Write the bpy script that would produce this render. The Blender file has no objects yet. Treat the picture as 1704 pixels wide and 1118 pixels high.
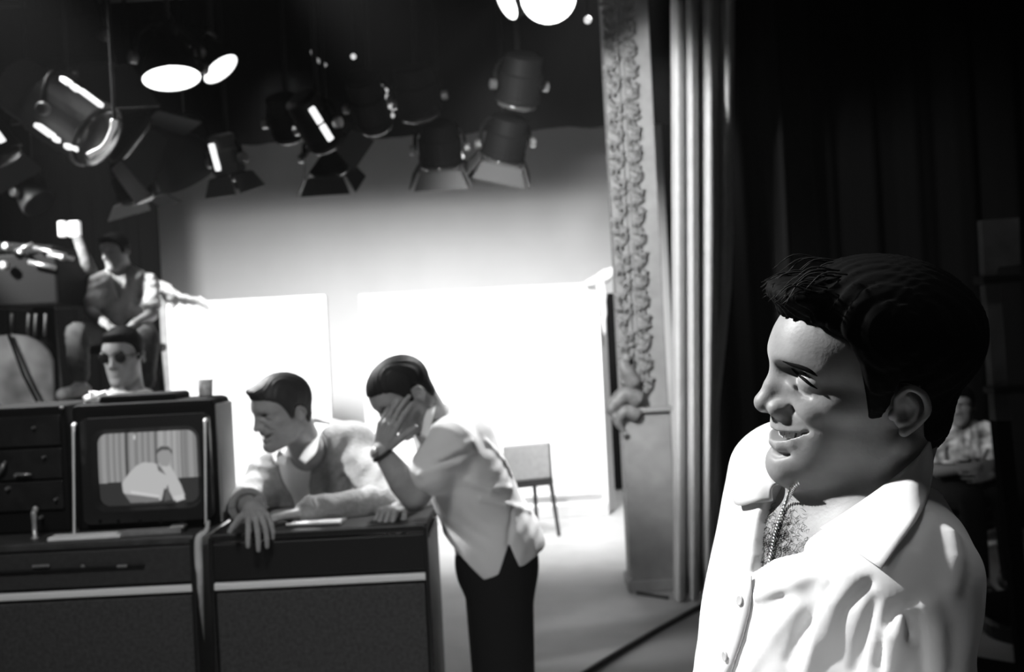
import bpy, bmesh, math, random
import numpy as np
from mathutils import Vector, Matrix

# ------------------------------------------------------------------ camera, world, lights, exposure
SC = bpy.context.scene
COL = SC.collection
CAM_H = 1.65
FPX = 1657.0
ROLL = math.radians(2.9)
cam_d = bpy.data.cameras.new('camera')
cam_d.sensor_width = 36.0
cam_d.lens = FPX / 1704.0 * 36.0
cam_d.clip_start = 0.05
cam_d.dof.use_dof = True
cam_d.dof.focus_distance = 1.02
cam_d.dof.aperture_fstop = 7.0
cam = bpy.data.objects.new('camera', cam_d)
COL.objects.link(cam)
cam.matrix_world = Matrix.Translation((0, 0, CAM_H)) @ Matrix.Rotation(math.radians(90), 4, 'X') @ Matrix.Rotation(-ROLL, 4, 'Z')
SC.camera = cam
SC.view_settings.view_transform = 'Standard'
SC.view_settings.look = 'None'
SC.view_settings.exposure = 0.0
SC.view_settings.gamma = 1.0
SC.view_settings.use_curve_mapping = False
SC.cycles.max_bounces = 6
SC.cycles.use_denoising = True
SC.cycles.sample_clamp_indirect = 4.0

world = bpy.data.worlds.new('studio_dark'); SC.world = world
world.use_nodes = True
world.node_tree.nodes['Background'].inputs[0].default_value = (1, 1, 1, 1)
world.node_tree.nodes['Background'].inputs[1].default_value = 0.0065

# thin haze added to lift the blacks and spread a faint glow
hv = world.node_tree.nodes.new('ShaderNodeVolumeScatter'); hv.inputs['Density'].default_value = 0.002; hv.inputs['Anisotropy'].default_value = 0.2
world.node_tree.links.new(hv.outputs['Volume'], world.node_tree.nodes['World Output'].inputs['Volume'])

def spot(name, loc, target, energy, angle, blend=0.5, radius=0.12):
    d = bpy.data.lights.new(name, 'SPOT'); d.energy = energy
    d.spot_size = math.radians(angle); d.spot_blend = blend; d.shadow_soft_size = radius
    o = bpy.data.objects.new(name, d); COL.objects.link(o)
    o.location = loc
    o.rotation_euler = (Vector(target) - Vector(loc)).to_track_quat('-Z', 'Y').to_euler()
    return o
def area(name, loc, target, energy, sx, sy):
    d = bpy.data.lights.new(name, 'AREA'); d.energy = energy; d.shape = 'RECTANGLE'; d.size = sx; d.size_y = sy
    o = bpy.data.objects.new(name, d); COL.objects.link(o)
    o.location = loc
    o.rotation_euler = (Vector(target) - Vector(loc)).to_track_quat('-Z', 'Y').to_euler()
    return o
# upstage wash on the painted backcloth, the flats and the stage floor (studio spots hung on the grid)
for i, x in enumerate((-3.0, -1.5, 0.0, 1.1)):
    spot('cyc_spot', (x, 6.8, 3.5), (x * 0.95, 9.6, 0.5), 610, 100, 1.0, 0.2)
# back light over the two men at the console
spot('back_spot', (0.9, 5.4, 4.3), (-0.40, 3.3, 1.2), 2000, 30, 0.5, 0.08)
spot('back_spot', (-2.6, 4.6, 4.0), (-0.85, 3.25, 1.1), 1500, 30, 0.5, 0.08)
# soft front fill on the console and the men
spot('console_fill', (-1.0, 0.6, 3.4), (-0.75, 3.1, 0.95), 170, 62, 0.6, 0.35)
# stage-left light on the curtain and the pilaster
spot('curtain_spot', (-0.7, 3.3, 3.0), (0.92, 6.1, 2.2), 800, 54, 0.6, 0.12)
# light on the crane man and the man in dark glasses
spot('crane_spot', (-4.3, 4.4, 3.6), (-2.62, 6.75, 2.0), 1600, 18, 0.5, 0.1)
spot('crane_spot', (-3.6, 3.2, 3.2), (-2.85, 5.6, 1.5), 260, 16, 0.6, 0.1)
spot('crane_spot', (-3.8, 3.0, 3.0), (-1.66, 4.2, 1.62), 420, 13, 0.5, 0.08)
# weak light over the seats at the right
spot('seat_spot', (1.6, 3.6, 4.3), (2.75, 5.4, 0.9), 45, 30, 0.8, 0.1)
# key light from the stage side on the man in front
spot('key_spot', (-1.7, 1.58, 3.3), (0.3, 1.05, 1.40), 660, 26, 0.4, 0.06)
spot('low_spot', (-1.7, -0.7, 1.35), (0.36, 1.0, 1.13), 95, 13.5, 0.5, 0.08)  # added from the camera side to brighten the shirt alone
spot('top_spot', (0.6, 0.75, 4.0), (0.42, 0.95, 1.40), 40, 22, 0.4, 0.25)  # added overhead to lift the near shoulder out of the head's shadow
# dim fill added behind the camera to lift the blacks
area('rear_fill', (0.5, -2.5, 4.0), (0, 3.5, 1.0), 3, 4, 2)
HERO_FINE = True
# ------------------------------------------------------------------ helpers
CR, SR = math.cos(ROLL), math.sin(ROLL)
CAMP = np.array([0.0, 0.0, CAM_H])
def ray(px, py):
    dx = (px - 852.0) / FPX; dy = -(py - 559.0) / FPX
    return np.array([dx * CR + dy * SR, 1.0, -dx * SR + dy * CR])
def W(px, py, Y):
    """point of the studio seen at that place of the photograph, Y metres away"""
    return CAMP + ray(px, py) * Y
def nrm(v):
    v = np.asarray(v, float); return v / np.linalg.norm(v)

# ---- materials
MATS = {}
def mat(name, v, rough=0.7, spec=0.3, metal=0.0, noise=0.0, nscale=20.0, bump=0.0, bscale=60.0, emit=0.0, sheen=0.0, stretch=None, detail=4.0):
    if name in MATS: return MATS[name]
    m = bpy.data.materials.new(name); m.use_nodes = True
    nt = m.node_tree; b = nt.nodes['Principled BSDF']
    b.inputs['Base Color'].default_value = (v, v, v, 1)
    b.inputs['Roughness'].default_value = rough
    b.inputs['Specular IOR Level'].default_value = spec
    b.inputs['Metallic'].default_value = metal
    if sheen: b.inputs['Sheen Weight'].default_value = sheen
    if emit:
        b.inputs['Emission Color'].default_value = (1, 1, 1, 1); b.inputs['Emission Strength'].default_value = emit
    tc = nt.nodes.new('ShaderNodeTexCoord')
    vec = tc.outputs['Object']
    if stretch:
        mp = nt.nodes.new('ShaderNodeMapping'); mp.inputs['Scale'].default_value = stretch
        nt.links.new(vec, mp.inputs['Vector']); vec = mp.outputs['Vector']
    if noise:
        n = nt.nodes.new('ShaderNodeTexNoise'); n.inputs['Scale'].default_value = nscale; n.inputs['Detail'].default_value = detail
        nt.links.new(vec, n.inputs['Vector'])
        r = nt.nodes.new('ShaderNodeMapRange'); r.inputs['From Min'].default_value = 0.3; r.inputs['From Max'].default_value = 0.7
        r.inputs['To Min'].default_value = max(0, v * (1 - noise)); r.inputs['To Max'].default_value = min(1, v * (1 + noise))
        nt.links.new(n.outputs['Fac'], r.inputs['Value'])
        c = nt.nodes.new('ShaderNodeCombineColor')
        for k in range(3): nt.links.new(r.outputs['Result'], c.inputs[k])
        nt.links.new(c.outputs['Color'], b.inputs['Base Color'])
    if bump:
        n2 = nt.nodes.new('ShaderNodeTexNoise'); n2.inputs['Scale'].default_value = bscale; n2.inputs['Detail'].default_value = 5
        nt.links.new(vec, n2.inputs['Vector'])
        bp = nt.nodes.new('ShaderNodeBump'); bp.inputs['Strength'].default_value = bump; bp.inputs['Distance'].default_value = 0.01
        nt.links.new(n2.outputs['Fac'], bp.inputs['Height'])
        nt.links.new(bp.outputs['Normal'], b.inputs['Normal'])
    MATS[name] = m
    return m

# ---- objects
def tag(o, label=None, cat=None, group=None, kind=None):
    if label: o['label'] = label
    if cat: o['category'] = cat
    if group: o['group'] = group
    if kind: o['kind'] = kind
    return o
def empty(name, loc, label=None, cat=None, group=None, rz=0.0):
    o = bpy.data.objects.new(name, None); COL.objects.link(o)
    o.empty_display_size = 0.1
    o.location = Vector(loc); o.rotation_euler = (0, 0, rz)
    return tag(o, label, cat, group)
def world_mat(o):
    m = o.matrix_basis.copy(); p = o.parent
    while p: m = p.matrix_basis @ m; p = p.parent
    return m
def attach(o, parent, local=False):
    o.parent = parent
    if not local and parent is not None:
        o.matrix_basis = world_mat(parent).inverted() @ o.matrix_basis
    return o
def np_mesh(name, V, Q, material, parent=None, smooth=True, local=False):
    """V (n,3), Q (m,4) or (m,3) in world space (or the parent's when local)"""
    V = np.asarray(V, np.float32); Q = np.asarray(Q, np.int32); k = Q.shape[1]
    if parent is not None and not local:
        Mi = np.array(world_mat(parent).inverted()); V = (V @ Mi[:3, :3].T + Mi[:3, 3]).astype(np.float32)
    me = bpy.data.meshes.new(name)
    me.vertices.add(len(V)); me.vertices.foreach_set('co', V.ravel())
    me.loops.add(Q.size); me.loops.foreach_set('vertex_index', Q.ravel())
    me.polygons.add(len(Q)); me.polygons.foreach_set('loop_start', np.arange(0, Q.size, k, dtype=np.int32))
    me.update(calc_edges=True); me.validate()
    if smooth: me.polygons.foreach_set('use_smooth', np.ones(len(me.polygons), bool))
    o = bpy.data.objects.new(name, me); COL.objects.link(o)
    if material: me.materials.append(material)
    o.parent = parent
    return o
class MB:
    """collects shapes in one bmesh"""
    def __init__(s): s.bm = bmesh.new()
    def _x(s, r, M):
        bmesh.ops.transform(s.bm, matrix=M, verts=r['verts']); return r
    def box(s, c, size, R=None, bevel=0.0):
        M = Matrix.Translation(Vector(c)) @ (R.to_4x4() if R is not None else Matrix.Identity(4)) @ Matrix.Diagonal((*size, 1))
        r = bmesh.ops.create_cube(s.bm, size=1.0, matrix=M)
        if bevel:
            es = list({e for v in r['verts'] for e in v.link_edges})
            bmesh.ops.bevel(s.bm, geom=es, offset=bevel, segments=2, affect='EDGES', profile=0.5)
        return s
    def tube(s, pts, rad, seg=10, caps=True):
        pts = [Vector(p) for p in pts]
        rads = rad if hasattr(rad, '__len__') else [rad] * len(pts)
        rings = []; nprev = None
        for i, p in enumerate(pts):
            t = (pts[min(i + 1, len(pts) - 1)] - pts[max(i - 1, 0)]).normalized()
            if nprev is None:
                a = Vector((0, 0, 1)) if abs(t.z) < 0.9 else Vector((1, 0, 0))
                n = t.cross(a).normalized()
            else:
                n = (nprev - t * nprev.dot(t)).normalized()
            nprev = n; b = t.cross(n)
            rings.append([s.bm.verts.new(p + (n * math.cos(2 * math.pi * k / seg) + b * math.sin(2 * math.pi * k / seg)) * rads[i]) for k in range(seg)])
        for A, B in zip(rings, rings[1:]):
            for k in range(seg):
                s.bm.faces.new((A[k], A[(k + 1) % seg], B[(k + 1) % seg], B[k]))
        if caps:
            s.bm.faces.new(list(reversed(rings[0]))); s.bm.faces.new(rings[-1])
        return s
    def lathe(s, prof, M, seg=24, open_front=False):
        """prof: (radius, z) pairs"""
        rings = []
        for r, z in prof:
            rings.append([s.bm.verts.new(M @ Vector((r * math.cos(2 * math.pi * k / seg), r * math.sin(2 * math.pi * k / seg), z))) for k in range(seg)])
        for A, B in zip(rings, rings[1:]):
            for k in range(seg):
                s.bm.faces.new((A[k], A[(k + 1) % seg], B[(k + 1) % seg], B[k]))
        if not open_front: s.bm.faces.new(list(reversed(rings[0])))
        s.bm.faces.new(rings[-1])
        return s
    def sphere(s, c, r, R=None, u=14, v=9):
        r3 = r if hasattr(r, '__len__') else (r, r, r)
        M = Matrix.Translation(Vector(c)) @ (R.to_4x4() if R is not None else Matrix.Identity(4)) @ Matrix.Diagonal((*r3, 1))
        bmesh.ops.create_uvsphere(s.bm, u_segments=u, v_segments=v, radius=1.0, matrix=M)
        return s
    def prism(s, poly, offset):
        """extrude a 3D polygon by a vector"""
        off = Vector(offset)
        a = [s.bm.verts.new(Vector(p)) for p in poly]; b = [s.bm.verts.new(Vector(p) + off) for p in poly]
        s.bm.faces.new(a); s.bm.faces.new(list(reversed(b)))
        n = len(a)
        for i in range(n): s.bm.faces.new((a[i], b[i], b[(i + 1) % n], a[(i + 1) % n]))
        return s
    def sheet(s, grid, thick):
        """grid [rows][cols] of points -> a sheet with real thickness"""
        g = np.asarray(grid, float); nr, nc = g.shape[:2]
        du = np.gradient(g, axis=0); dv = np.gradient(g, axis=1)
        n = np.cross(du, dv); n /= np.maximum(np.linalg.norm(n, axis=2, keepdims=True), 1e-9)
        top = [[s.bm.verts.new(Vector(g[i, j] + n[i, j] * thick / 2)) for j in range(nc)] for i in range(nr)]
        bot = [[s.bm.verts.new(Vector(g[i, j] - n[i, j] * thick / 2)) for j in range(nc)] for i in range(nr)]
        for i in range(nr - 1):
            for j in range(nc - 1):
                s.bm.faces.new((top[i][j], top[i + 1][j], top[i + 1][j + 1], top[i][j + 1]))
                s.bm.faces.new((bot[i][j], bot[i][j + 1], bot[i + 1][j + 1], bot[i + 1][j]))
        rim = [(0, j) for j in range(nc)] + [(i, nc - 1) for i in range(1, nr)] + [(nr - 1, j) for j in range(nc - 2, -1, -1)] + [(i, 0) for i in range(nr - 2, 0, -1)]
        for (a, b), (c, d) in zip(rim, rim[1:] + rim[:1]):
            s.bm.faces.new((top[a][b], top[c][d], bot[c][d], bot[a][b]))
        return s
    def build(s, name, material, parent=None, smooth=False, local=True):
        bmesh.ops.recalc_face_normals(s.bm, faces=s.bm.faces)
        if parent is not None and not local: s.bm.transform(world_mat(parent).inverted())
        me = bpy.data.meshes.new(name); s.bm.to_mesh(me); s.bm.free()
        if smooth: me.polygons.foreach_set('use_smooth', np.ones(len(me.polygons), bool))
        if material: me.materials.append(material)
        o = bpy.data.objects.new(name, me); COL.objects.link(o)
        o.parent = parent
        return o
def rot_to(d, up=(0, 0, 1)):
    """rotation whose local Z runs along d"""
    return Vector(d).to_track_quat('Z', 'Y').to_matrix()
def copy_thing(o, parent=None):
    c = o.copy(); COL.objects.link(c)
    if parent is not None: c.parent = parent
    for ch in list(o.children): copy_thing(ch, c)
    return c

# ---- signed distance modelling (one continuous surface per body, garment or head of hair)
F32 = np.float32
def smin(a, b, k):
    h = np.clip(0.5 + 0.5 * (b - a) / k, 0, 1); return b + (a - b) * h - k * h * (1 - h)
def smax(a, b, k): return -smin(-a, -b, k)
def s_cap(p, a, b, ra, rb=None):
    rb = ra if rb is None else rb
    a = np.asarray(a, F32); b = np.asarray(b, F32); ab = b - a
    t = np.clip(((p - a) @ ab) / max(float(ab @ ab), 1e-9), 0, 1)
    q = p - a - t[:, None] * ab
    return np.sqrt((q * q).sum(1)) - (ra + t * (rb - ra))
def s_chain(p, pts, rads, k=None):
    d = None
    for i in range(len(pts) - 1):
        e = s_cap(p, pts[i], pts[i + 1], rads[i], rads[i + 1])
        d = e if d is None else (np.minimum(d, e) if k is None else smin(d, e, k))
    return d
def s_ell(p, c, r, M=None):
    q = p - np.asarray(c, F32)
    if M is not None: q = q @ np.asarray(M, F32)      # columns of M = axes
    r = np.asarray(r, F32)
    a = q / r; k0 = np.sqrt((a * a).sum(1)) + 1e-6
    b = a / r; k1 = np.sqrt((b * b).sum(1)) + 1e-6
    return k0 * (k0 - 1) / k1
def s_box(p, c, hs, M=None, r=0.0):
    q = p - np.asarray(c, F32)
    if M is not None: q = q @ np.asarray(M, F32)
    q = np.abs(q) - (np.asarray(hs, F32) - r)
    return np.sqrt((np.maximum(q, 0) ** 2).sum(1)) + np.minimum(q.max(1), 0) - r
def s_plane(p, c, n):
    """negative on the side the normal points away from"""
    return (p - np.asarray(c, F32)) @ np.asarray(nrm(n), F32)
def bounded(p, c, R, fn):
    """fn only where it matters"""
    d = np.sqrt(((p - np.asarray(c, F32)) ** 2).sum(1)) - R
    m = d < 0.06
    out = d + 0.0
    if m.any(): out[m] = fn(p[m])
    return out
def mesh_sdf(f, lo, hi, h, block=8):
    lo = np.asarray(lo, float); hi = np.asarray(hi, float)
    nb = np.ceil((hi - lo) / (h * block)).astype(int)
    cs = [lo[i] + (np.arange(nb[i]) + 0.5) * h * block for i in range(3)]
    cc = np.stack(np.meshgrid(*cs, indexing='ij'), -1).reshape(-1, 3).astype(F32)
    dc = f(cc)
    rad = h * block * 0.87 * 1.5 + 0.004
    act = np.abs(dc) < rad
    n = nb * block
    sg = np.where(dc < 0, -1.0, 1.0).astype(F32).reshape(nb)
    G = np.repeat(np.repeat(np.repeat(sg, block, 0), block, 1), block, 2)
    off = np.stack(np.meshgrid(*[(np.arange(block) + 0.5 - block / 2) * h] * 3, indexing='ij'), -1).reshape(-1, 3).astype(F32)
    Gb = G.reshape(nb[0], block, nb[1], block, nb[2], block)
    ids = np.argwhere(act.reshape(nb))
    ca = cc[act]
    CH = 400
    for s in range(0, len(ca), CH):
        pts = (ca[s:s + CH, None, :] + off[None]).reshape(-1, 3)
        v = f(pts).astype(F32).reshape(-1, block, block, block)
        for (i, j, k), vv in zip(ids[s:s + CH], v):
            Gb[i, :, j, :, k, :] = vv
    # surface nets
    S = G < 0
    cnt = np.zeros(np.array(G.shape) - 1, np.int8)
    for dx in (0, 1):
        for dy in (0, 1):
            for dz in (0, 1):
                cnt += S[dx:n[0] - 1 + dx, dy:n[1] - 1 + dy, dz:n[2] - 1 + dz]
    cells = np.argwhere((cnt > 0) & (cnt < 8))
    idx = np.full(cnt.shape, -1, np.int32); idx[tuple(cells.T)] = np.arange(len(cells))
    acc = np.zeros((len(cells), 3)); w = np.zeros(len(cells))
    cor = [(a, b, c) for a in (0, 1) for b in (0, 1) for c in (0, 1)]
    val = {c: G[cells[:, 0] + c[0], cells[:, 1] + c[1], cells[:, 2] + c[2]] for c in cor}
    for c in cor:
        for ax in range(3):
            if c[ax] == 0:
                e = list(c); e[ax] = 1; e = tuple(e)
                a, b = val[c], val[e]
                m = (a < 0) != (b < 0)
                t = np.where(m, a / np.where(m, a - b, 1), 0)
                pos = np.tile(np.array(c, float), (len(cells), 1)); pos[:, ax] = t
                acc[m] += pos[m]; w[m] += 1
    V = lo + (cells + 0.5 + acc / w[:, None]) * h
    quads = []
    for ax in range(3):
        u, v = (ax + 1) % 3, (ax + 2) % 3
        sl0 = [slice(1, n[i] - 1) for i in range(3)]; sl0[ax] = slice(0, n[ax] - 1)
        sl1 = list(sl0); sl1[ax] = slice(1, n[ax])
        A = S[tuple(sl0)]; B = S[tuple(sl1)]
        for flip in (False, True):
            e = np.argwhere((A & ~B) if not flip else (~A & B))
            if not len(e): continue
            e = e + np.array([0 if i == ax else 1 for i in range(3)])
            du = np.zeros(3, int); du[u] = 1; dv = np.zeros(3, int); dv[v] = 1
            q = [e, e - du, e - du - dv, e - dv]
            q = np.stack([idx[tuple(x.T)] for x in q], 1)
            quads.append(q if flip else q[:, ::-1])
    Q = np.concatenate(quads)[:, ::-1]
    return V, Q
def sdf_obj(name, f, lo, hi, h, material, parent, relax=0):
    V, Q = mesh_sdf(f, lo, hi, h)
    if relax:
        for _ in range(relax):
            acc = np.zeros_like(V); w = np.zeros(len(V))
            for a in range(4):
                b = (a + 1) % 4
                np.add.at(acc, Q[:, a], V[Q[:, b]]); np.add.at(w, Q[:, a], 1)
            V = V * 0.5 + 0.5 * acc / np.maximum(w, 1)[:, None]
    return np_mesh(name, V, Q, material, parent)
def march(f, o, d, t0, t1, off=0.0):
    """first point along o+d*t where the surface f stands"""
    o = np.asarray(o, float); d = nrm(d); t = t0
    for _ in range(200):
        v = float(f((o + d * t)[None].astype(F32))[0]) - off
        if v < 0.0004 or t > t1: break
        t += max(v * 0.7, 0.0006)
    return o + d * t
def sd_normal(f, p, e=0.004):
    p = np.asarray(p, float)
    pts = np.concatenate([p + np.eye(3) * e, p - np.eye(3) * e]).astype(F32)
    v = f(pts); return nrm(v[:3] - v[3:])
# ------------------------------------------------------------------ heads (local millimetres: f forward, l to the person's left, u up)
def mir(fn, p):
    """evaluate with |l|: both sides at once"""
    q = p.copy(); q[:, 1] = np.abs(q[:, 1]); return fn(q)
def spline(pts, rads, n=4):
    P = np.asarray(pts, float); P = np.concatenate([2 * P[:1] - P[1:2], P, 2 * P[-1:] - P[-2:-1]])
    r = np.asarray(rads, float); r = np.concatenate([r[:1], r, r[-1:]])
    op, orr = [], []
    for i in range(1, len(P) - 2):
        for k in range(n):
            t = k / n
            for src, out in ((P, op), (r, orr)):
                a, b, c, d = src[i - 1:i + 3]
                out.append(0.5 * (2 * b + (c - a) * t + (2 * a - 5 * b + 4 * c - d) * t * t + (3 * b - a - 3 * c + d) * t ** 3))
    op.append(P[-2]); orr.append(r[-2])
    return op, orr
EAR_HELIX = spline([(0, 73, -5), (3, 76, 9), (-6, 80, 21), (-20, 83, 16), (-27, 84, 0), (-21, 81, -15), (-10, 77, -27)], [2.2, 3.2, 3.6, 3.8, 3.6, 3.6, 5.5])
EAR_ANTI = spline([(-8, 79, 12), (-17, 80.5, 2), (-14, 79, -12), (-4, 76, -18)], [2.6, 3.0, 3.2, 3.2])
EYE_LINE, EYE_R = spline([(97, 18, 12.8), (95.0, 26, 13), (92.5, 34, 11.5), (88, 43, 8), (79, 51, 4)], [0.3, 1.0, 1.3, 1.0, 0.3], 3)
def head_sdf(p, smile=1.0, fine=True):
    q = p.copy(); q[:, 1] = np.abs(q[:, 1])
    L = q[:, 1]
    d = s_ell(p, (17, 0, 40), (99, 71, 84))
    d = smin(d, s_ell(p, (66, 0, 30), (51, 53, 48)), 18)
    d = smin(d, s_ell(p, (54, 0, -35), (50, 44, 72)), 22)
    # jaw, chin
    d = smin(d, s_ell(p, (34, 0, -56), (44, 50, 52)), 20)
    d = smin(d, s_ell(p, (8, 0, -8), (58, 66, 52)), 18)
    d = smin(d, s_ell(q, (58, 23, -64), (24, 18, 32)), 20)
    d = smin(d, s_cap(q, (78, 8, -104), (12, 44, -70), 16, 13), 28)
    d = smin(d, s_ell(p, (85, 0, -102), (18, 22, 20)), 18)
    d = smin(d, s_ell(p, (44, 0, -84), (44, 34, 26)), 22)
    d = smin(d, s_ell(q, (40, 36, -42), (34, 21, 34)), 20)
    # cheekbone and smiling cheek
    d = smin(d, s_ell(q, (50, 46, -12), (25, 19, 17)), 16)
    d = smin(d, s_ell(q, (72, 31, -24), (19, 17, 17)), 12)
    d = smin(d, s_ell(p, (76, 0, -50), (28, 29, 28)), 12)
    # brow ridge
    d = smin(d, s_chain(q, [(105, 6, 30), (95, 26, 31), (73, 46, 25)], [9, 9, 9], 6), 13)
    # eye sockets
    d = smax(d, -s_ell(q, (107, 30, 11), (16, 19, 9.5)), 12)
    # nose
    n = s_cap(p, (101, 0, 22), (111, 0, -10), 7.5, 9.0)
    n = smin(n, s_cap(p, (108, 0, -8), (117, 0, -31), 8.5, 12.0), 7)
    n = smin(n, s_ell(q, (102, 15, -33), (15, 10, 11)), 5)
    n = smin(n, s_cap(p, (98, 0, 5), (100, 0, -30), 13, 15), 8)
    d = smin(d, n, 8)
    if fine:
        d = smax(d, -s_ell(q, (112, 7.5, -43), (7.5, 3.6, 5)), 3)
        d = smax(d, -s_cap(q, (90, 23, -24), (84, 24, -40), 1.8), 4)     # wing crease
    # lips: centre line of the mouth follows the arch of the teeth
    lips_u = [(97, 0, -58.0), (94, 13, -57), (86, 26, -54.0), (77, 37, -48)]
    lips_l = [(97, 0, -75.0), (94, 13, -73.5), (85, 26, -66), (76, 37, -52)]
    if smile < 0.5:
        lips_u = [(98, 0, -60), (94, 12, -60), (86, 21, -61), (78, 25, -62)]
        lips_l = [(98, 0, -69), (94, 12, -68), (86, 21, -66), (78, 25, -63)]
    d = smin(d, s_chain(q, lips_u, [8.2, 7.5, 5.5, 2.5], 3), 6)
    d = smin(d, s_chain(q, lips_l, [8.8, 8, 6, 2.5], 3), 6)
    if smile >= 0.5:
        u0 = -66.5 + 17.0 * (L / 41.0) ** 2
        hh = 2.6 + 3.8 * np.clip(1 - (L / 36.0) ** 2, -1, 1)
        slit = np.maximum(np.abs(p[:, 2] - u0) - hh, np.maximum(L - 43, 60 - p[:, 0]))
        d = smax(d, -slit, 1.2)
        d = smax(d, -s_chain(q, [(93, 27, -28), (88, 37, -35), (80, 46, -45)], [1.0, 1.0, 0.4]), 9)
        d = smax(d, -s_chain(q, [(50, 46, -52), (44, 46, -70), (44, 42, -84)], [1.0, 1.5, 0.8]), 7)   # smile fold
        d = smin(d, s_ell(q, (69, 34, -27), (17, 15, 14)), 9)
    else:
        d = smax(d, -s_chain(q, [(103, 0, -64.5), (99, 12, -64), (84, 24, -62.5)], [1.5, 1.5, 1.2]), 2)
    # philtrum, groove under the lower lip
    if fine:
        d = smax(d, -s_cap(p, (112, 0, -46), (108, 0, -54), 1.4), 3)
        d = smax(d, -s_chain(q, [(104, 0, -87), (98, 14, -87), (84, 26, -80)], [1.4, 1.2, 0.6]), 9)
    # eyelids: a ball with a narrow slit
    d = smax(d, -s_ell(q, (94, 40, 8), (13, 16, 9)), 8)
    eb = s_ell(q, (77, 34, 8), (17, 19.5, 13.5))
    d = smin(d, eb, 3)
    if fine:
        d = smax(d, -s_chain(q, EYE_LINE, EYE_R), 1.0)
        d = smax(d, -s_chain(q, [(97, 17, 19), (95, 27, 20), (87, 40, 16), (72, 50, 7)], [0.6, 0.9, 0.9, 0.5]), 4)  # lid crease
        d = smax(d, -s_chain(q, [(93, 29, -4), (88, 38, -7), (82, 45, -7)], [0.5, 1.0, 0.5]), 6)                     # below the eye
        for a, b in (((68, 51, 3), (56, 58, 8)), ((68, 52, 0), (54, 59, 0)), ((67, 52, -3), (55, 58, -9))):
            d = smax(d, -s_cap(q, a, b, 0.8), 3)
    # ears
    def ear(q):
        e = s_ell(q, (-11, 75, -3), (16, 4.5, 23))
        hp, hr = EAR_HELIX
        e = smin(e, s_chain(q, hp, hr), 2.5)
        hp, hr = EAR_ANTI
        e = smin(e, s_chain(q, hp, hr), 3)
        e = smax(e, -s_ell(q, (-5, 81, -6), (7.0, 5.5, 9.0)), 3)
        e = smin(e, s_ell(q, (4, 74, -11), (4.5, 3.5, 6)), 3)
        return e
    m = (np.abs(q[:, 0] + 10) < 45) & (L > 45) & (np.abs(q[:, 2]) < 55)
    if m.any(): d[m] = smin(d[m], ear(q[m]), 4)
    return d
class Frame:
    """rigid frame of a head: O world position of the local origin, axes fw / lf / up, scale in metres per millimetre"""
    def __init__(s, O, fw, roll=0.0, pitch=0.0, scale=0.001):
        fw = nrm(fw); up = np.array([0, 0, 1.0])
        lf = nrm(np.cross(up, fw)); up = np.cross(fw, lf)
        fw, up = fw * math.cos(pitch) + up * math.sin(pitch), up * math.cos(pitch) - fw * math.sin(pitch)
        lf, up = lf * math.cos(roll) - up * math.sin(roll), up * math.cos(roll) + lf * math.sin(roll)
        s.O = np.asarray(O, float); s.A = np.stack([fw, lf, up], 1); s.k = scale
    def to_local(s, p): return ((p - s.O.astype(F32)) @ s.A.astype(F32)) / F32(s.k)
    def to_world(s, q): return s.O + (np.asarray(q, float) * s.k) @ s.A.T
    def vec(s, q): return np.asarray(q, float) @ s.A.T
def head_world(fr, p, **kw):
    def fn(pp): return head_sdf(fr.to_local(pp), **kw) * fr.k
    return bounded(p, fr.to_world((15, 0, 10)), 175 * fr.k, fn)

# ------------------------------------------------------------------ hands
def hand_caps(wrist, direction, palm_n, side, curl, spread=6.0, thumb=(35, 30, 25), scale=1.0, thumb_out=50):
    """capsules of a hand: wrist point, direction to the knuckles, normal out of the palm, side=+1 when the thumb lies along cross(dir, palm_n)"""
    d = nrm(direction); n = nrm(np.asarray(palm_n, float) - d * np.dot(palm_n, d)); t = np.cross(d, n) * side
    w = np.asarray(wrist, float); S = scale
    caps = []
    base = [w + d * 0.090 * S + t * 0.030 * S, w + d * 0.094 * S + t * 0.010 * S, w + d * 0.088 * S - t * 0.011 * S, w + d * 0.078 * S - t * 0.030 * S]
    lens = [(0.043, 0.026, 0.020), (0.047, 0.030, 0.022), (0.043, 0.028, 0.021), (0.033, 0.021, 0.018)]
    for i, (b, ls) in enumerate(zip(base, lens)):
        caps.append((w + d * 0.012 * S + t * (0.018 - 0.012 * i) * S, b, 0.0125 * S, 0.0105 * S))
        c = curl[i] if hasattr(curl[0], '__len__') else curl
        ang = 0.0; sp = math.radians(spread * (1.5 - i)); p = b
        fd = d * math.cos(sp) + t * math.sin(sp); r0 = 0.0095 if i < 3 else 0.0085
        for j, ll in enumerate(ls):
            ang += math.radians(c[j])
            dd = fd * math.cos(ang) + n * math.sin(ang)
            q = p + dd * ll * S
            caps.append((p, q, (r0 - 0.0009 * j) * S, (r0 - 0.0009 * (j + 1)) * S)); p = q
    tb = w + d * 0.025 * S + t * 0.024 * S + n * 0.006 * S
    a = math.radians(thumb_out)
    td = d * math.cos(a) + t * math.sin(a); ang = 0; p = tb
    for j, (ll, c) in enumerate(zip((0.044, 0.034, 0.026), thumb)):
        ang = math.radians(c)
        td = nrm(td * math.cos(ang * 0.5) + n * math.sin(ang * 0.5))
        q = p + td * ll * S
        caps.append((p, q, (0.0135 - 0.0018 * j) * S, (0.012 - 0.0018 * j) * S)); p = q
    return caps, w + d * 0.08 * S
def hand_sdf(p, hand, forearm=None):
    caps, c = hand
    def fn(pp):
        d = None
        pal = None
        for (a, b, ra, rb) in caps:
            e = s_cap(pp, a, b, ra, rb)
            d = e if d is None else smin(d, e, 0.0035)
        return d
    return bounded(p, c, 0.16, fn)
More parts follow.
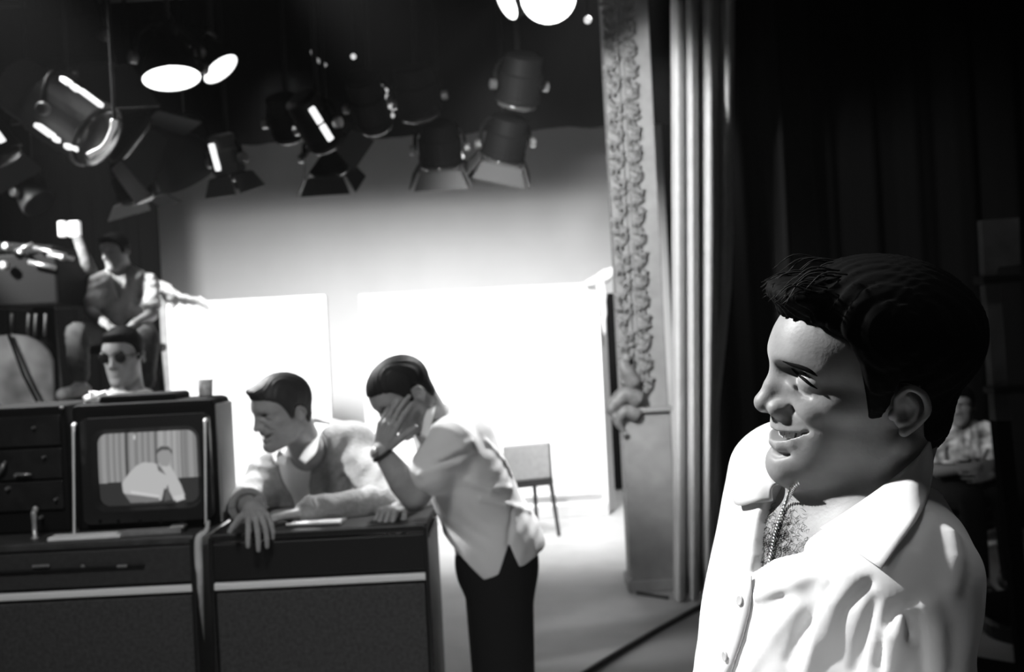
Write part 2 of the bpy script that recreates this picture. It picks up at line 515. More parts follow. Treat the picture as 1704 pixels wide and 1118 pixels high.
# ------------------------------------------------------------------ the setting
M_floor = mat('painted_floor', 0.42, rough=0.55, spec=0.3, noise=0.10, nscale=3.0, bump=0.05, bscale=40)
M_cyc = mat('pale_backcloth', 0.62, rough=0.95, spec=0.05, noise=0.03, nscale=2)
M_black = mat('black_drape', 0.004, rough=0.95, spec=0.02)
M_blackmetal = mat('black_metal', 0.006, rough=0.6, spec=0.12)
M_ceiling = mat('dark_ceiling', 0.012, rough=0.95, spec=0.05, noise=0.3, nscale=2)
def struct(o): o['kind'] = 'structure'; return o
struct(MB().box((1.0, 6.0, -0.05), (16, 20, 0.1)).build('floor', M_floor))
struct(MB().box((1.0, 6.0, 6.05), (16, 20, 0.1)).build('ceiling', M_ceiling))
struct(MB().box((1.0, 13.0, 3.0), (16, 0.1, 6)).build('wall_back', M_ceiling))
struct(MB().box((8.95, 6.0, 3.0), (0.1, 20, 6)).build('wall_right', M_ceiling))
struct(MB().box((-6.95, 6.0, 3.0), (0.1, 20, 6)).build('wall_left', M_ceiling))
# backcloth, hung from a batten, curving into the floor
g = []
for i in range(9):
    z = 0.012 + 5.2 * (i / 8) ** 1.6
    g.append([(x, 10.9 + 0.012 * math.sin(x * 5 + z) + 0.03 * math.sin(x * 1.7), z) for x in np.linspace(-5.6, 1.75, 40)])
bc = empty('backcloth', (-1.9, 10.9, 0), 'tall pale stretched backcloth behind the white flats, dark at its top', 'backcloth')
MB().sheet(g, 0.01).build('cloth', M_cyc, bc, smooth=True, local=False)
MB().tube([(-5.7, 10.9, 5.22), (1.85, 10.9, 5.22)], 0.03, 10).build('batten', M_blackmetal, bc, local=False)
# dark drapes
def drape(name, x0, x1, Y, z0, z1, n, amp, label, material, cat='curtain', yend=None, seed=1, group=None):
    r = random.Random(seed); ph = [r.uniform(0, 6.28) for _ in range(4)]
    yend = Y if yend is None else yend
    xs = np.linspace(0, 1, n * 10 + 1); g = []
    for t in np.linspace(0, 1, 9):
        z = z0 + (z1 - z0) * t
        g.append([(x0 + (x1 - x0) * s, Y + (yend - Y) * s + amp * math.sin(2 * math.pi * n * s + ph[0] + 0.5 * math.sin(5 * s + ph[1])) * (1.0 - 0.25 * t) + 0.3 * amp * math.sin(2 * math.pi * n * 2.3 * s + ph[2] + t), z) for s in xs])
    e = empty(name, (x0, Y, z0), label, cat, group)
    MB().sheet(g, 0.008).build('cloth', material, e, smooth=True, local=False)
    MB().tube([(x0, Y, z1 - 0.01), (x1, yend, z1 - 0.01)], 0.02, 8).build('track', M_blackmetal, e, local=False)
    return e
xl = W(267, 500, 9.3)[0]
drape('black_drape', -6.6, xl, 9.3, 0.01, 5.3, 16, 0.05, 'black masking drape behind the crane, edge against the pale backcloth', M_black, seed=3)
drape('black_drape', 2.35, 8.6, 7.6, 0.01, 5.6, 18, 0.06, 'wide black drape filling the dark right side behind the laughing man', M_black, seed=5, yend=7.2)
drape('shade_drape', -6.2, 2.2, 8.6, 3.42, 5.6, 14, 0.05, 'black drape added across the top of the pale backcloth to darken it', M_black, seed=12)  # added cloth that puts the shade on the backcloth top
# black masking flat beside the right-hand white flat
e = empty('masking_flat', W(1036, 808, 10.3) * (1, 1, 0), 'narrow black flat in the gap between white flat and carved pilaster', 'flat')
a = W(1016, 700, 10.3)[0]; b = W(1075, 700, 10.3)[0]
MB().box(((a + b) / 2, 10.3, 1.03), (b - a, 0.04, 2.02), bevel=0.004).build('panel', M_black, e, local=False)
for x in (a + .04, b - .04):
    MB().box((x, 10.34, 1.03), (0.05, 0.04, 2.02)).build('stile', M_blackmetal, e, local=False)
# ---- white flats
M_flat = mat('white_flat', 0.86, rough=0.9, spec=0.1, noise=0.02, nscale=5)
M_timber = mat('bare_timber', 0.42, rough=0.8, noise=0.15, nscale=8, stretch=(6, 6, 0.6))
M_cloth = mat('unbleached_cloth', 0.5, rough=0.9, bump=0.2, bscale=30)
def white_flat(p0, p1, Y, ztop0, ztop1, label, tie, return_side):
    x0 = W(p0, 650, Y)[0]; x1 = W(p1, 650, Y)[0]
    e = empty('white_flat', ((x0 + x1) / 2, Y, 0), label, 'flat')
    m = MB(); m.prism([(x0, Y, 0.10), (x1, Y, 0.10), (x1, Y, ztop1), (x0, Y, ztop0)], (0, 0.03, 0)); m.build('panel', M_flat, e, local=False)
    for x, zt in ((x0 + .03, ztop0), (x1 - .03, ztop1)):
        MB().box((x, Y + 0.06, (zt - .02) / 2 + .01), (0.06, 0.05, zt - .02)).build('stile', M_timber, e, local=False)
    MB().box(((x0 + x1) / 2, Y - 0.012, 0.055), (x1 - x0, 0.06, 0.11), bevel=0.006).build('base_rail', mat('grey_rail', .5, noise=.1, nscale=6), e, local=False)
    MB().box(((x0 + x1) / 2, Y - 0.02, 0.20), (x1 - x0 - .1, 0.035, 0.025), bevel=0.004).build('ledge', mat('grey_rail', .5), e, local=False)
    for s in (0.25, 0.75):   # braces behind
        x = x0 + (x1 - x0) * s
        MB().tube([(x, Y + .09, 1.5), (x, Y + .75, 0.02)], 0.018, 8).build('brace', M_timber, e, local=False)
    return e, x0, x1
zf = lambda px, py, Y: float(W(px, py, Y)[2])
f1, ax0, ax1 = white_flat(284, 549, 9.0, zf(284, 504, 9), zf(549, 490, 9), 'smaller white flat standing behind the man in the cardigan', True, 0)
f2, bx0, bx1 = white_flat(606, 1003, 8.95, zf(606, 490, 8.95), zf(1003, 470, 8.95), 'larger white flat standing behind the man hiding his face', True, 1)
# timber edge frame on the left of the first flat, canvas return on the right of the second
xa = W(267, 560, 9.0)[0]
MB().box(((xa + ax0) / 2, 9.02, (f1.location.z + zf(275, 486, 9)) / 2), (ax0 - xa - .004, 0.05, zf(275, 486, 9) - .02), bevel=0.006).build('edge_post', mat('grey_timber', 0.33, noise=.15, nscale=10), f1, local=False)
xb = W(1016, 650, 8.95)[0]
m = MB(); m.prism([(bx1, 8.95, 0.02), (xb, 9.12, 0.02), (xb, 9.12, zf(1003, 472, 8.95)), (bx1, 8.95, zf(1003, 470, 8.95))], (0.012, 0.02, 0)); m.build('return_panel', M_timber, f2, local=False)
def tie(e, pts, r, name='cloth_tie'):
    P, R = spline(pts, r, 5); m = MB()
    m.tube([np.array(p) + .006 * np.sin(i * 2.1) for i, p in enumerate(P)], R, 9)
    m.build(name, M_cloth, e, smooth=True, local=False)
tie(f1, [W(262, 470, 8.9), W(272, 478, 8.9), W(285, 486, 8.9), W(282, 498, 8.9)], [0.025, 0.05, 0.04, 0.02])
tie(f1, [W(280, 482, 8.9), W(300, 492, 8.92), W(325, 497, 8.93), W(340, 503, 8.93)], [0.022, 0.022, 0.012, 0.008])
tie(f1, [W(330, 494, 8.93), W(340, 503, 8.93), W(344, 512, 8.94)], [0.012, 0.022, 0.010])
tie(f2, [W(975, 473, 8.9), W(995, 466, 8.9), W(1010, 458, 8.9), W(1026, 448, 8.92)], [0.03, 0.05, 0.06, 0.03])
tie(f2, [W(998, 466, 8.9), W(1003, 500, 8.91), W(1006, 560, 8.92)], [0.05, 0.035, 0.015])
# ---- carved proscenium pilaster
M_plaster = mat('pale_plaster', 0.29, rough=0.8, noise=0.16, nscale=7, bump=0.15, bscale=30)
M_carve = mat('gilded_plaster', 0.20, rough=0.5, spec=0.5, noise=0.3, nscale=25)
PY = 6.3
px0 = W(1046, 900, PY)[0]; px1 = W(1126, 900, PY)[0]
pil = empty('carved_pilaster', ((px0 + px1) / 2, PY + .1, 0), 'pale pilaster with two carved leaf borders beside the gathered curtain', 'pilaster')
zc = zf(1080, 684, PY)
MB().box(((px0 + px1) / 2, PY + .10, zc / 2), (px1 - px0, 0.24, zc), bevel=0.012).build('plinth', M_plaster, pil, local=False)
MB().box(((px0 + px1) / 2, PY + .09, 0.04), (px1 - px0 + .04, 0.28, 0.08), bevel=0.012).build('base_moulding', M_plaster, pil, local=False)
MB().box(((px0 + px1) / 2, PY + .12, (zc + 4.6) / 2), (px1 - px0 - .01, 0.20, 4.6 - zc), bevel=0.008).build('shaft', M_plaster, pil, local=False)
MB().box(((px0 + px1) / 2, PY + .07, zc + .012), (px1 - px0 + .02, 0.26, 0.03), bevel=0.008).build('ledge_moulding', M_plaster, pil, local=False)
cx = px0 + 0.105
MB().tube([(cx - .022, PY + .012, zc + .03), (cx - .022, PY + .012, 4.55)], 0.013, 8).build('bead', M_plaster, pil, local=False)
MB().tube([(cx + .012, PY + .014, zc + .03), (cx + .012, PY + .014, 4.55)], 0.009, 8).build('bead', M_plaster, pil, local=False)
def leaf_mesh(seed, w):
    r = random.Random(seed); m = MB()
    for k in range(3):
        a = r.uniform(-.5, .5) + (k - 1) * 0.9
        R = Matrix.Rotation(a, 3, 'Y')
        m.sphere(Vector((math.sin(a) * w * .45, -0.012 - .01 * r.random(), math.cos(a) * w * 0.4)), (w * .24, .022, w * .48), R, 10, 7)
    P, rr = spline([(w * .1, -.012, -w * .5), (w * .5, -.03, -w * .35), (w * .4, -.035, w * .1), (0, -.03, w * .05), (w * .08, -.03, -w * .15)], [w * .12, w * .14, w * .13, w * .12, w * .1], 4)
    m.tube(P, rr, 7); m.sphere((w * .06, -.035, -w * .1), w * .16, None, 8, 6)
    bmesh.ops.recalc_face_normals(m.bm, faces=m.bm.faces)
    me = bpy.data.meshes.new('carved_leaf'); m.bm.to_mesh(me); m.bm.free()
    me.polygons.foreach_set('use_smooth', np.ones(len(me.polygons), bool)); me.materials.append(M_carve); return me
leaf_a = [leaf_mesh(i, 0.074) for i in range(3)]; leaf_b = [leaf_mesh(i + 9, 0.058) for i in range(3)]
rr = random.Random(2)
for strip, xx, hh_, step in ((leaf_a, px0 + 0.048, 0, 0.080), (leaf_b, px0 + 0.165, 0.04, 0.066)):
    z = zc + 0.09 + hh_; i = 0
    while z < 4.3:
        o = bpy.data.objects.new('carved_leaf', strip[i % 3]); COL.objects.link(o); o.parent = pil
        o.matrix_basis = Matrix.Translation(Vector((xx, PY + .02, z)) - pil.location) @ Matrix.Diagonal((1 if i % 2 else -1, 1, 1, 1)) @ Matrix.Rotation(rr.uniform(-.25, .25), 4, 'Y')
        z += step; i += 1
# carved scroll that juts out above the plinth
m = MB()
for pts, r in (([W(1056, 640, 6.27), W(1044, 618, 6.25), W(1036, 604, 6.25), W(1042, 596, 6.25)], [.05, .045, .035, .02]),
               ([W(1062, 665, 6.27), W(1042, 655, 6.24), W(1026, 668, 6.24), W(1016, 682, 6.24), W(1024, 692, 6.24)], [.06, .05, .045, .035, .02]),
               ([W(1060, 690, 6.27), W(1040, 684, 6.24), W(1028, 700, 6.24), W(1040, 722, 6.25)], [.05, .04, .03, .012])):
    P, R = spline(pts, r, 5); m.tube(P, R, 10)
    m.sphere(P[-1], R[-1] * 1.6, None, 10, 8)
m.build('scroll', M_carve, pil, smooth=True, local=False)
# ---- gathered house curtain
M_curtain = mat('grey_velour', 0.55, rough=0.9, spec=0.1, noise=0.08, nscale=10, sheen=0.3)
cu = empty('stage_curtain', W(1150, 1000, 6.0) * (1, 1, 0), 'gathered grey house curtain hanging beside the carved pilaster', 'curtain')
# profile across at head height: (photograph x at the top, at the bottom, depth)
prof = [(1116, 1122, 6.14), (1119, 1125, 6.00), (1127, 1130, 5.94), (1135, 1138, 5.98), (1139, 1143, 6.10), (1143, 1147, 6.02), (1150, 1153, 5.93), (1157, 1160, 5.98), (1161, 1166, 6.14), (1166, 1170, 6.20),
        (1172, 1172, 6.06), (1180, 1176, 5.96), (1187, 1181, 6.00), (1191, 1185, 6.16), (1196, 1187, 6.26), (1204, 1190, 6.10), (1210, 1193, 6.03), (1217, 1197, 6.08), (1219, 1199, 6.30)]
zs = np.linspace(0.02, 4.9, 14); zb, zt = 0.0, 3.6
g = []
for z in zs:
    t = z / zt; row = []
    for i, (xt, xb_, Y) in enumerate(prof):
        Xt = (xt - 852) / FPX * Y - 0.05 * 2.0; Xb = W(xb_, 1000, Y)[0]
        Xt = W(xt, 10, Y)[0]
        flare = 0.0
        if i >= 12: flare = 0.10 * math.exp(-((z - 2.1) / 0.9) ** 2) * (i - 11) / 7
        back = 0.30 * max(0.0, min(1.0, (3.3 - z) / 0.9)) if i >= 14 else 0.0
        row.append((Xb + (Xt - Xb) * t + flare, Y + back, z))
    g.append(row)
g = np.array(g); gg = []
for row in g: P, _ = spline(row, [0] * len(row), 4); gg.append(P)
MB().sheet(np.array(gg), 0.006).build('cloth', M_curtain, cu, smooth=True, local=False)
MB().tube([gg[-1][0] + np.array([-.3, .1, .02]), gg[-1][-1] + np.array([.5, 0, .02])], 0.025, 8).build('rail', M_blackmetal, cu, local=False)
xr = W(1215, 600, 6.25)[0]
drape('black_drape', W(1192, 1000, 6.85)[0], W(1262, 500, 6.85)[0] + .25, 6.85, 0.01, 5.0, 3, 0.045, 'narrow dark drape hanging just behind the grey curtain', mat('charcoal_drape', 0.02, rough=.95, spec=.05), seed=8)
# ---- floor details
fa = W(1166, 1014, 5.78); fb = W(960, 1133, 4.72)
def on_floor(px, py): 
    r = ray(px, py); return CAMP + r * (CAM_H / -r[2])
P, R = spline([on_floor(1180, 1006), on_floor(1150, 1022), on_floor(1090, 1055), on_floor(1030, 1090), on_floor(985, 1118), on_floor(900, 1172), on_floor(760, 1290)], [.016] * 7, 5)
tag(MB().tube([p + np.array([0, 0, .014]) for p in P], 0.016, 8).build('floor_cable', mat('black_rubber', .03, rough=.6), smooth=True), 'black cable running across the pale floor from the curtain', 'cable')
P, R = spline([on_floor(1060, 989), on_floor(1085, 993), on_floor(1112, 997)], [.012] * 3, 5)
tag(MB().tube([p + np.array([0, 0, .010]) for p in P], 0.011, 8).build('cable_stub', mat('black_rubber', .03), smooth=True), 'short dark cable end lying at the foot of the pilaster', 'cable')
# grid of pipes under the ceiling
M_pipe = mat('dark_pipe', 0.03, rough=0.5, spec=0.3)
for i, y in enumerate((4.3, 5.4, 6.5, 7.6, 8.7)):
    o = MB().tube([(-6.6, y, 4.25 + 0.12 * (i % 2)), (0.75, y, 4.25 + 0.12 * (i % 2))], 0.024, 8).build('grid_pipe', M_pipe, smooth=True)
    tag(o, ('first', 'second', 'third', 'fourth', 'fifth')[i] + ' dark lighting pipe under the ceiling, counted from the camera', 'pipe', 'lighting grid pipes'); 
    hg = MB()
    for x in (-5.2, -2.6, 0.0, 0.6): hg.tube([(x, y, 4.25 + 0.12 * (i % 2)), (x, y, 6.0)], 0.01, 6)
    hg.build('hanger', M_pipe, o)
# ------------------------------------------------------------------ consoles, monitor and what stands on them
CF, CB, CT = 2.95, 3.40, 1.108      # front, back, top of the consoles
M_vinyl = mat('grained_panel', 0.045, rough=0.6, spec=0.35, noise=0.35, nscale=90, bump=0.25, bscale=240)
M_console = mat('black_steel', 0.010, rough=0.45, spec=0.35)
M_chrome = mat('bright_strip', 0.80, rough=0.35, spec=0.8)
M_fascia = mat('dark_fascia', 0.035, rough=0.5, spec=0.4, noise=0.2, nscale=60)
M_top = mat('worn_top', 0.05, rough=0.4, spec=0.4, noise=0.3, nscale=20)
def console(pxa, pxb, label, fascia_mat, top_mat, lip):
    x0 = W(pxa, 900, CF)[0]; x1 = W(pxb, 900, CF)[0]; cx = (x0 + x1) / 2; w = x1 - x0
    e = empty('control_console', (cx, CF + .2, 0), label, 'console')
    MB().box((cx, (CF + CB) / 2 + .01, 0.53), (w - .01, CB - CF - .03, 1.04), bevel=0.006).build('cabinet', M_console, e, local=False)
    MB().box((cx, (CF + CB) / 2, CT - .012), (w, CB - CF, 0.024), bevel=0.006).build('worktop', top_mat, e, local=False)
    zs = 0.952
    MB().box((cx, CF + .012, (CT - .03 + zs + .02) / 2), (w - .012, 0.022, CT - .03 - zs - .02), bevel=0.003).build('fascia', fascia_mat, e, local=False)
    MB().box((cx, CF + .004, zs), (w - .015, 0.02, 0.021), bevel=0.005).build('metal_strip', M_chrome, e, local=False)
    MB().box((cx, CF + .010, (zs - .02 + .655) / 2), (w - .03, 0.022, zs - .02 - .655), bevel=0.004).build('front_panel', M_vinyl, e, local=False)
    MB().box((cx, CF + .006, 0.642), (w - .015, 0.02, 0.014), bevel=0.004).build('metal_strip', M_chrome, e, local=False)
    MB().box((cx, CF + .010, 0.36), (w - .03, 0.022, 0.52), bevel=0.004).build('front_panel', M_vinyl, e, local=False)
    for s in (-1, 1):
        MB().box((cx + s * (w / 2 - .006), CF + .004, 0.56), (0.012, 0.024, 1.08), bevel=0.003).build('corner_post', M_console, e, local=False)
    MB().box((cx, CF + .05, 0.04), (w - .06, 0.05, 0.08)).build('kick_plate', M_console, e, local=False)
    return e, x0, x1
c1, c1a, c1b = console(-130, 323, 'black control console under the monitor with a bright metal strip', M_fascia, M_top, 1)
c2, c2a, c2b = console(347, 712, 'black control console the two men lean on', M_console, M_console, 0)
m = MB(); m.box(((c1a + c1b) / 2 - .05, CF - .003, zf(160, 944, CF)), (c1b - c1a - .2, 0.014, 0.006)); m.build('fascia_groove', M_console, c1, local=False)
for pxx, ww in ((70, .05), (205, .03), (140, .012)):
    MB().box(W(pxx, 943, CF) * (1, 0, 1) + np.array([0, CF - .008, 0.004]), (ww, 0.008, 0.008), bevel=.002).build('slider', mat('dull_metal', .4, rough=.4, metal=.8), c1, local=False)
# pale cable in the gap between the consoles
P, R = spline([W(347, 868, 3.02), W(343, 884, 2.96), W(332, 893, 2.945), W(330, 910, 2.945), W(331, 940, 2.945), W(333, 962, 2.95), W(334, 1030, 3.0), W(338, 1200, 3.05), W(340, 1330, 3.05)], [.006, .008, .011, .012, .012, .010, .010, .01, .01], 5)
m = MB(); m.tube(P, R, 10)
tag(m.build('flat_cable', mat('pale_cable', 0.55, rough=.5, noise=.1, nscale=30), smooth=True), 'pale cable hanging down the gap between the two consoles', 'cable')
# ---- monitor
M_case = mat('black_case', 0.008, rough=0.8, spec=0.08)
tvy = 3.05
x0 = W(119, 800, tvy)[0]; x1 = W(357, 800, tvy)[0]; zt_ = zf(240, 668, tvy); zb_ = CT
mon = empty('television_monitor', ((x0 + x1) / 2, tvy + .16, zb_), 'black studio monitor showing a man in a white shirt, on the console', 'monitor')
cxm = (x0 + x1) / 2
MB().box((cxm, tvy + .115, (zt_ + zb_) / 2), (x1 - x0, 0.21, zt_ - zb_), bevel=0.02).build('case', M_case, mon, smooth=False, local=False)
MB().box((x1 + .003, tvy + .125, (zt_ + zb_) / 2 - .006), (0.008, 0.165, zt_ - zb_ - .03), bevel=.003).build('lit_side', mat('lit_side_grey', .24, rough=.6, noise=.06, nscale=10), mon, local=False)['label'] = 'side of the case, painted grey for the light on it'  # side of the black case coloured lighter, for light falling on it
MB().lathe([(.12, 0), (.11, .05), (.05, .12), (.045, .17)], Matrix.Translation((cxm, tvy + .21, (zt_ + zb_) / 2)) @ Matrix.Rotation(math.radians(-90), 4, 'X'), 20).build('tube_housing', M_case, mon, smooth=True, local=False)
MB().box((cxm - .02, tvy + .11, zt_ + .008), ((x1 - x0) * .55, 0.15, 0.028), bevel=0.012).build('top_hood', M_case, mon, local=False)
sc = W(246, 779, tvy); sw, sh = (328 - 163) / FPX * tvy / 2 * 1.0, (838 - 717) / FPX * tvy / 2
def rrect(cx, cz, hw, hh, r, n=6):
    out = []
    for qx, qz, a0 in ((1, 1, 0), (-1, 1, 90), (-1, -1, 180), (1, -1, 270)):
        for k in range(n + 1):
            a = math.radians(a0 + 90 * k / n); out.append((cx + qx * (hw - r) + r * math.cos(a), cz + qz * (hh - r) + r * math.sin(a)))
    return out
m = MB()
inner = rrect(sc[0], sc[2], sw, sh, 0.03); mid_ = rrect(sc[0], sc[2], sw + .014, sh + .014, 0.04); outer = rrect(sc[0], sc[2], sw + .045, sh + .05, 0.02)
rings = [[m.bm.verts.new((x, y_, z)) for x, z in poly_] for poly_, y_ in ((inner, tvy + .003), (mid_, tvy - .016), (outer, tvy - .014), (outer, tvy + .006))]
for A, B in zip(rings, rings[1:]):
    for k in range(len(A)): m.bm.faces.new((A[k], A[(k + 1) % len(A)], B[(k + 1) % len(A)], B[k]))
m.build('bezel', mat('bezel', 0.016, rough=.35, spec=.45), mon, local=False)
# the picture on the tube: a man in a white shirt leaning on a desk before a pleated curtain
NX, NY = 150, 112
u = np.linspace(-1, 1, NX); v = np.linspace(-1, 1, NY); U, Vv = np.meshgrid(u, v)
def pxy(x, y): return (x - 246) / 82.5, -(y - 777.5) / 60.5
X_, Y_ = U * 82.5 + 246, 777.5 - Vv * 60.5
img = 0.32 + 0.07 * np.sin(X_ * 0.52 + 1.2 * np.sin(X_ * .13)) + 0.05 * np.sin(X_ * 1.3) + 0.10 * ((X_ > 262) & (X_ < 302)) - 0.22 * np.exp(-((X_ - 212) / 2.5) ** 2) - .2 * np.exp(-((X_ - 262) / 1.8) ** 2) - .18 * np.exp(-((X_ - 303) / 2.0) ** 2)
img = np.where(Y_ > 799 - (X_ - 166) * 0.02, 0.035, img)
def blob(poly2, val, soft=1.6):
    global img
    P2 = np.stack([X_.ravel(), Y_.ravel()], 1); d = np.full(len(P2), 1e9); ins = np.zeros(len(P2), bool); n = len(poly2)
    for i in range(n):
        a = np.array(poly2[i], float); b = np.array(poly2[(i + 1) % n], float); e = b - a; w = P2 - a
        t = np.clip((w @ e) / (e @ e), 0, 1); q = w - t[:, None] * e; d = np.minimum(d, (q * q).sum(1))
        c = (a[1] > P2[:, 1]) != (b[1] > P2[:, 1]); xx = (b[0] - a[0]) * (P2[:, 1] - a[1]) / (b[1] - a[1] + 1e-9) + a[0]; ins ^= c & (P2[:, 0] < xx)
    sd = np.where(ins, -np.sqrt(d), np.sqrt(d)).reshape(X_.shape); k = np.clip(0.5 - sd / soft, 0, 1)
    img = img * (1 - k) + val * k
blob([(202, 800), (215, 784), (228, 772), (240, 767), (258, 769), (268, 775), (284, 775), (292, 790), (300, 808), (305, 826), (286, 834), (281, 820), (272, 812), (266, 832), (240, 834), (212, 828), (203, 815)], 0.60)
blob([(205, 818), (230, 822), (262, 828), (262, 834), (214, 834)], 0.22)
blob([(272, 820), (278, 806), (282, 832), (270, 834)], 0.12)
blob([(216, 813), (262, 823), (263, 827), (216, 818)], 0.75)
blob([(263, 752), (270, 744), (282, 744), (287, 754), (286, 766), (279, 776), (270, 774), (264, 764)], 0.38)
blob([(262, 756), (262, 748), (270, 742), (282, 743), (288, 750), (288, 757), (283, 749), (272, 748), (266, 751)], 0.10)
blob([(262, 772), (268, 776), (276, 790), (264, 782)], 0.16)
blob([(286, 826), (302, 824), (305, 832), (290, 836)], 0.7)
blob([(225, 722), (227, 722), (227, 728), (225, 728)], 1.0, 3)
yy = tvy + 0.008 - 0.012 * (1 - 0.5 * U ** 2 - 0.5 * Vv ** 2)
ok = 1.0
Vx = np.stack([sc[0] + U * sw, yy, sc[2] + Vv * sh], -1)
# round the corners of the tube face
r_ = 0.03; ex = np.maximum(np.abs(U) * sw - (sw - r_), 0); ez = np.maximum(np.abs(Vv) * sh - (sh - r_), 0); dd = np.sqrt(ex ** 2 + ez ** 2)
f_ = np.where(dd > r_, r_ / np.maximum(dd, 1e-6), 1)
Vx[..., 0] = sc[0] + np.sign(U) * np.where(ex > 0, (sw - r_) + ex * f_, np.abs(U) * sw); Vx[..., 2] = sc[2] + np.sign(Vv) * np.where(ez > 0, (sh - r_) + ez * f_, np.abs(Vv) * sh)
ids = np.arange(NX * NY).reshape(NY, NX)
Q = np.stack([ids[:-1, :-1], ids[:-1, 1:], ids[1:, 1:], ids[1:, :-1]], -1).reshape(-1, 4)
ms = bpy.data.materials.new('screen_picture'); ms.use_nodes = True
b_ = ms.node_tree.nodes['Principled BSDF']; b_.inputs['Base Color'].default_value = (.02, .02, .02, 1); b_.inputs['Roughness'].default_value = .12
at = ms.node_tree.nodes.new('ShaderNodeAttribute'); at.attribute_name = 'picture'
ms.node_tree.links.new(at.outputs['Color'], b_.inputs['Emission Color']); b_.inputs['Emission Strength'].default_value = 0.75
scr = np_mesh('screen', Vx.reshape(-1, 3), Q, ms, mon)
ca = scr.data.color_attributes.new('picture', 'FLOAT_COLOR', 'POINT')
iv = np.clip(img, 0, 1).ravel(); ca.data.foreach_set('color', np.stack([iv, iv, iv, np.ones_like(iv)], 1).astype(np.float32).ravel())
for xa_, ya_, xb_2, yb_ in ((122, 708, 123.5, 892), (341, 700, 342.5, 872)):
    P, R = spline([W(xa_ + 2, ya_ - 2, tvy - .01), W(xa_, ya_, tvy - .035), W(xa_, ya_ + 12, tvy - .045), W((xa_ + xb_2) / 2, (ya_ + yb_) / 2, tvy - .045), W(xb_2, yb_ - 12, tvy - .045), W(xb_2, yb_, tvy - .03)], [.006, .0055, .0042, .0036, .0036, .0042], 5)
    MB().tube(P, R, 8).build('handle', M_chrome, mon, smooth=True, local=False)
for i, xk in enumerate((170, 200, 236, 270, 305)):
    MB().lathe([(.009, 0), (.009, .01), (.006, .014)], Matrix.Translation(Vector(W(xk, 866, tvy - .001))) @ Matrix.Rotation(math.radians(90), 4, 'X'), 12).build('knob', M_case, mon, local=False)
# ---- equipment rack to the left of it
ry = 3.1
ra, rb = W(-120, 800, ry)[0], W(112, 800, ry)[0]; rt = zf(60, 676, ry)
rk = empty('equipment_rack', ((ra + rb) / 2, ry + .15, CT), 'black rack of switches at the left edge, beside the monitor', 'rack')
MB().box(((ra + rb) / 2, ry + .17, (rt + CT) / 2), (rb - ra, 0.32, rt - CT), bevel=0.012).build('case', M_case, rk, local=False)
for py_, h_ in ((720, 50), (775, 50), (828, 48)):
    MB().box(W(0, py_, ry) * (0, 0, 1) + np.array([(ra + rb) / 2, ry + .004, 0]), (rb - ra - .03, 0.012, h_ / FPX * ry), bevel=0.003).build('rack_panel', mat('rack_panel', .016, rough=.4, noise=.3, nscale=30), rk, local=False)
M_knob = mat('worn_metal', 0.45, rough=.35, metal=.7)
for (x, y, r) in ((30, 790, .007), (58, 711, .004), (104, 678, .004), (15, 812, .006), (75, 760, .004), (95, 830, .004), (70, 860, .005)):
    MB().lathe([(r, 0), (r, .012), (r * .7, .018)], Matrix.Translation(Vector(W(x, y, ry - .002))) @ Matrix.Rotation(math.radians(90), 4, 'X'), 10).build('knob', M_knob, rk, local=False)
MB().tube([W(29, 790, ry - .02), W(52, 789, ry - .02)], [.006, .003], 8).build('lever', M_knob, rk, smooth=True, local=False)
P, R = spline([W(-5, 792, ry - .015), W(4, 776, ry - .03), W(9, 768, ry - .015)], [.005, .006, .004], 4)
MB().tube(P, R, 8).build('pull_handle', M_knob, rk, smooth=True, local=False)
# small things on the consoles
t = empty('tube_microphone', W(58, 888, 3.02), 'small pale upright microphone on the console before the rack', 'microphone')
MB().lathe([(.012, 0), (.012, .006), (.007, .008), (.007, .055), (.008, .06), (.0085, .08), (.006, .088)], Matrix.Translation(Vector((W(58, 888, 3.02)[0], 3.02, CT))), 12).build('stem', mat('pale_metal', .5, rough=.3, metal=.5), t, smooth=True, local=False)
MB().sphere((W(59, 850, 3.02)[0], 3.02, CT + .09), (.009, .009, .011)).build('grille', mat('pale_metal', .5), t, smooth=True, local=False)
M_paper = mat('white_paper', 0.85, rough=.8, noise=.03, nscale=20)
def flat_box(name, p_l, p_r, y0, y1, h, label, m_, cat, rot=0.0, extra=None):
    xa2 = W(p_l, 890, (y0 + y1) / 2)[0]; xb2 = W(p_r, 890, (y0 + y1) / 2)[0]
    e = empty(name, ((xa2 + xb2) / 2, (y0 + y1) / 2, CT), label, cat, rz=rot)
    MB().box((0, 0, h / 2 + .0005), (xb2 - xa2, y1 - y0, h), bevel=min(.002, h / 3)).build('sheets', m_, e)
    if extra: MB().box(extra[0], extra[1], bevel=.002).build(extra[2], extra[3], e)
    return e
e = flat_box('paper_pad', 86, 205, 2.965, 3.025, 0.011, 'thick white paper pad lying on the console below the monitor', M_paper, 'paper', 0.03, ((0, 0.026, .0135), (.21, .008, .005), 'binding', M_fascia))
e = flat_box('script_folder', 200, 305, 2.985, 3.04, 0.013, 'grey folder lying on the console right of the white pad', mat('grey_card', .24, noise=.15, nscale=40), 'folder', 0.05, ((.08, 0, .017), (.045, .04, .008), 'clip', M_knob))
e = flat_box('clipboard', 482, 574, 2.99, 3.09, 0.006, 'clipboard with a pale sheet lying between the two men\'s hands', mat('brown_board', .05), 'clipboard', -0.04, ((0, -.012, .0075), (.150, .070, .002), 'sheet', mat('shadow_paper', .5)))
MB().box((-.0, -.042, .009), (.165, .010, .007), bevel=.002).build('clip', M_chrome, e)
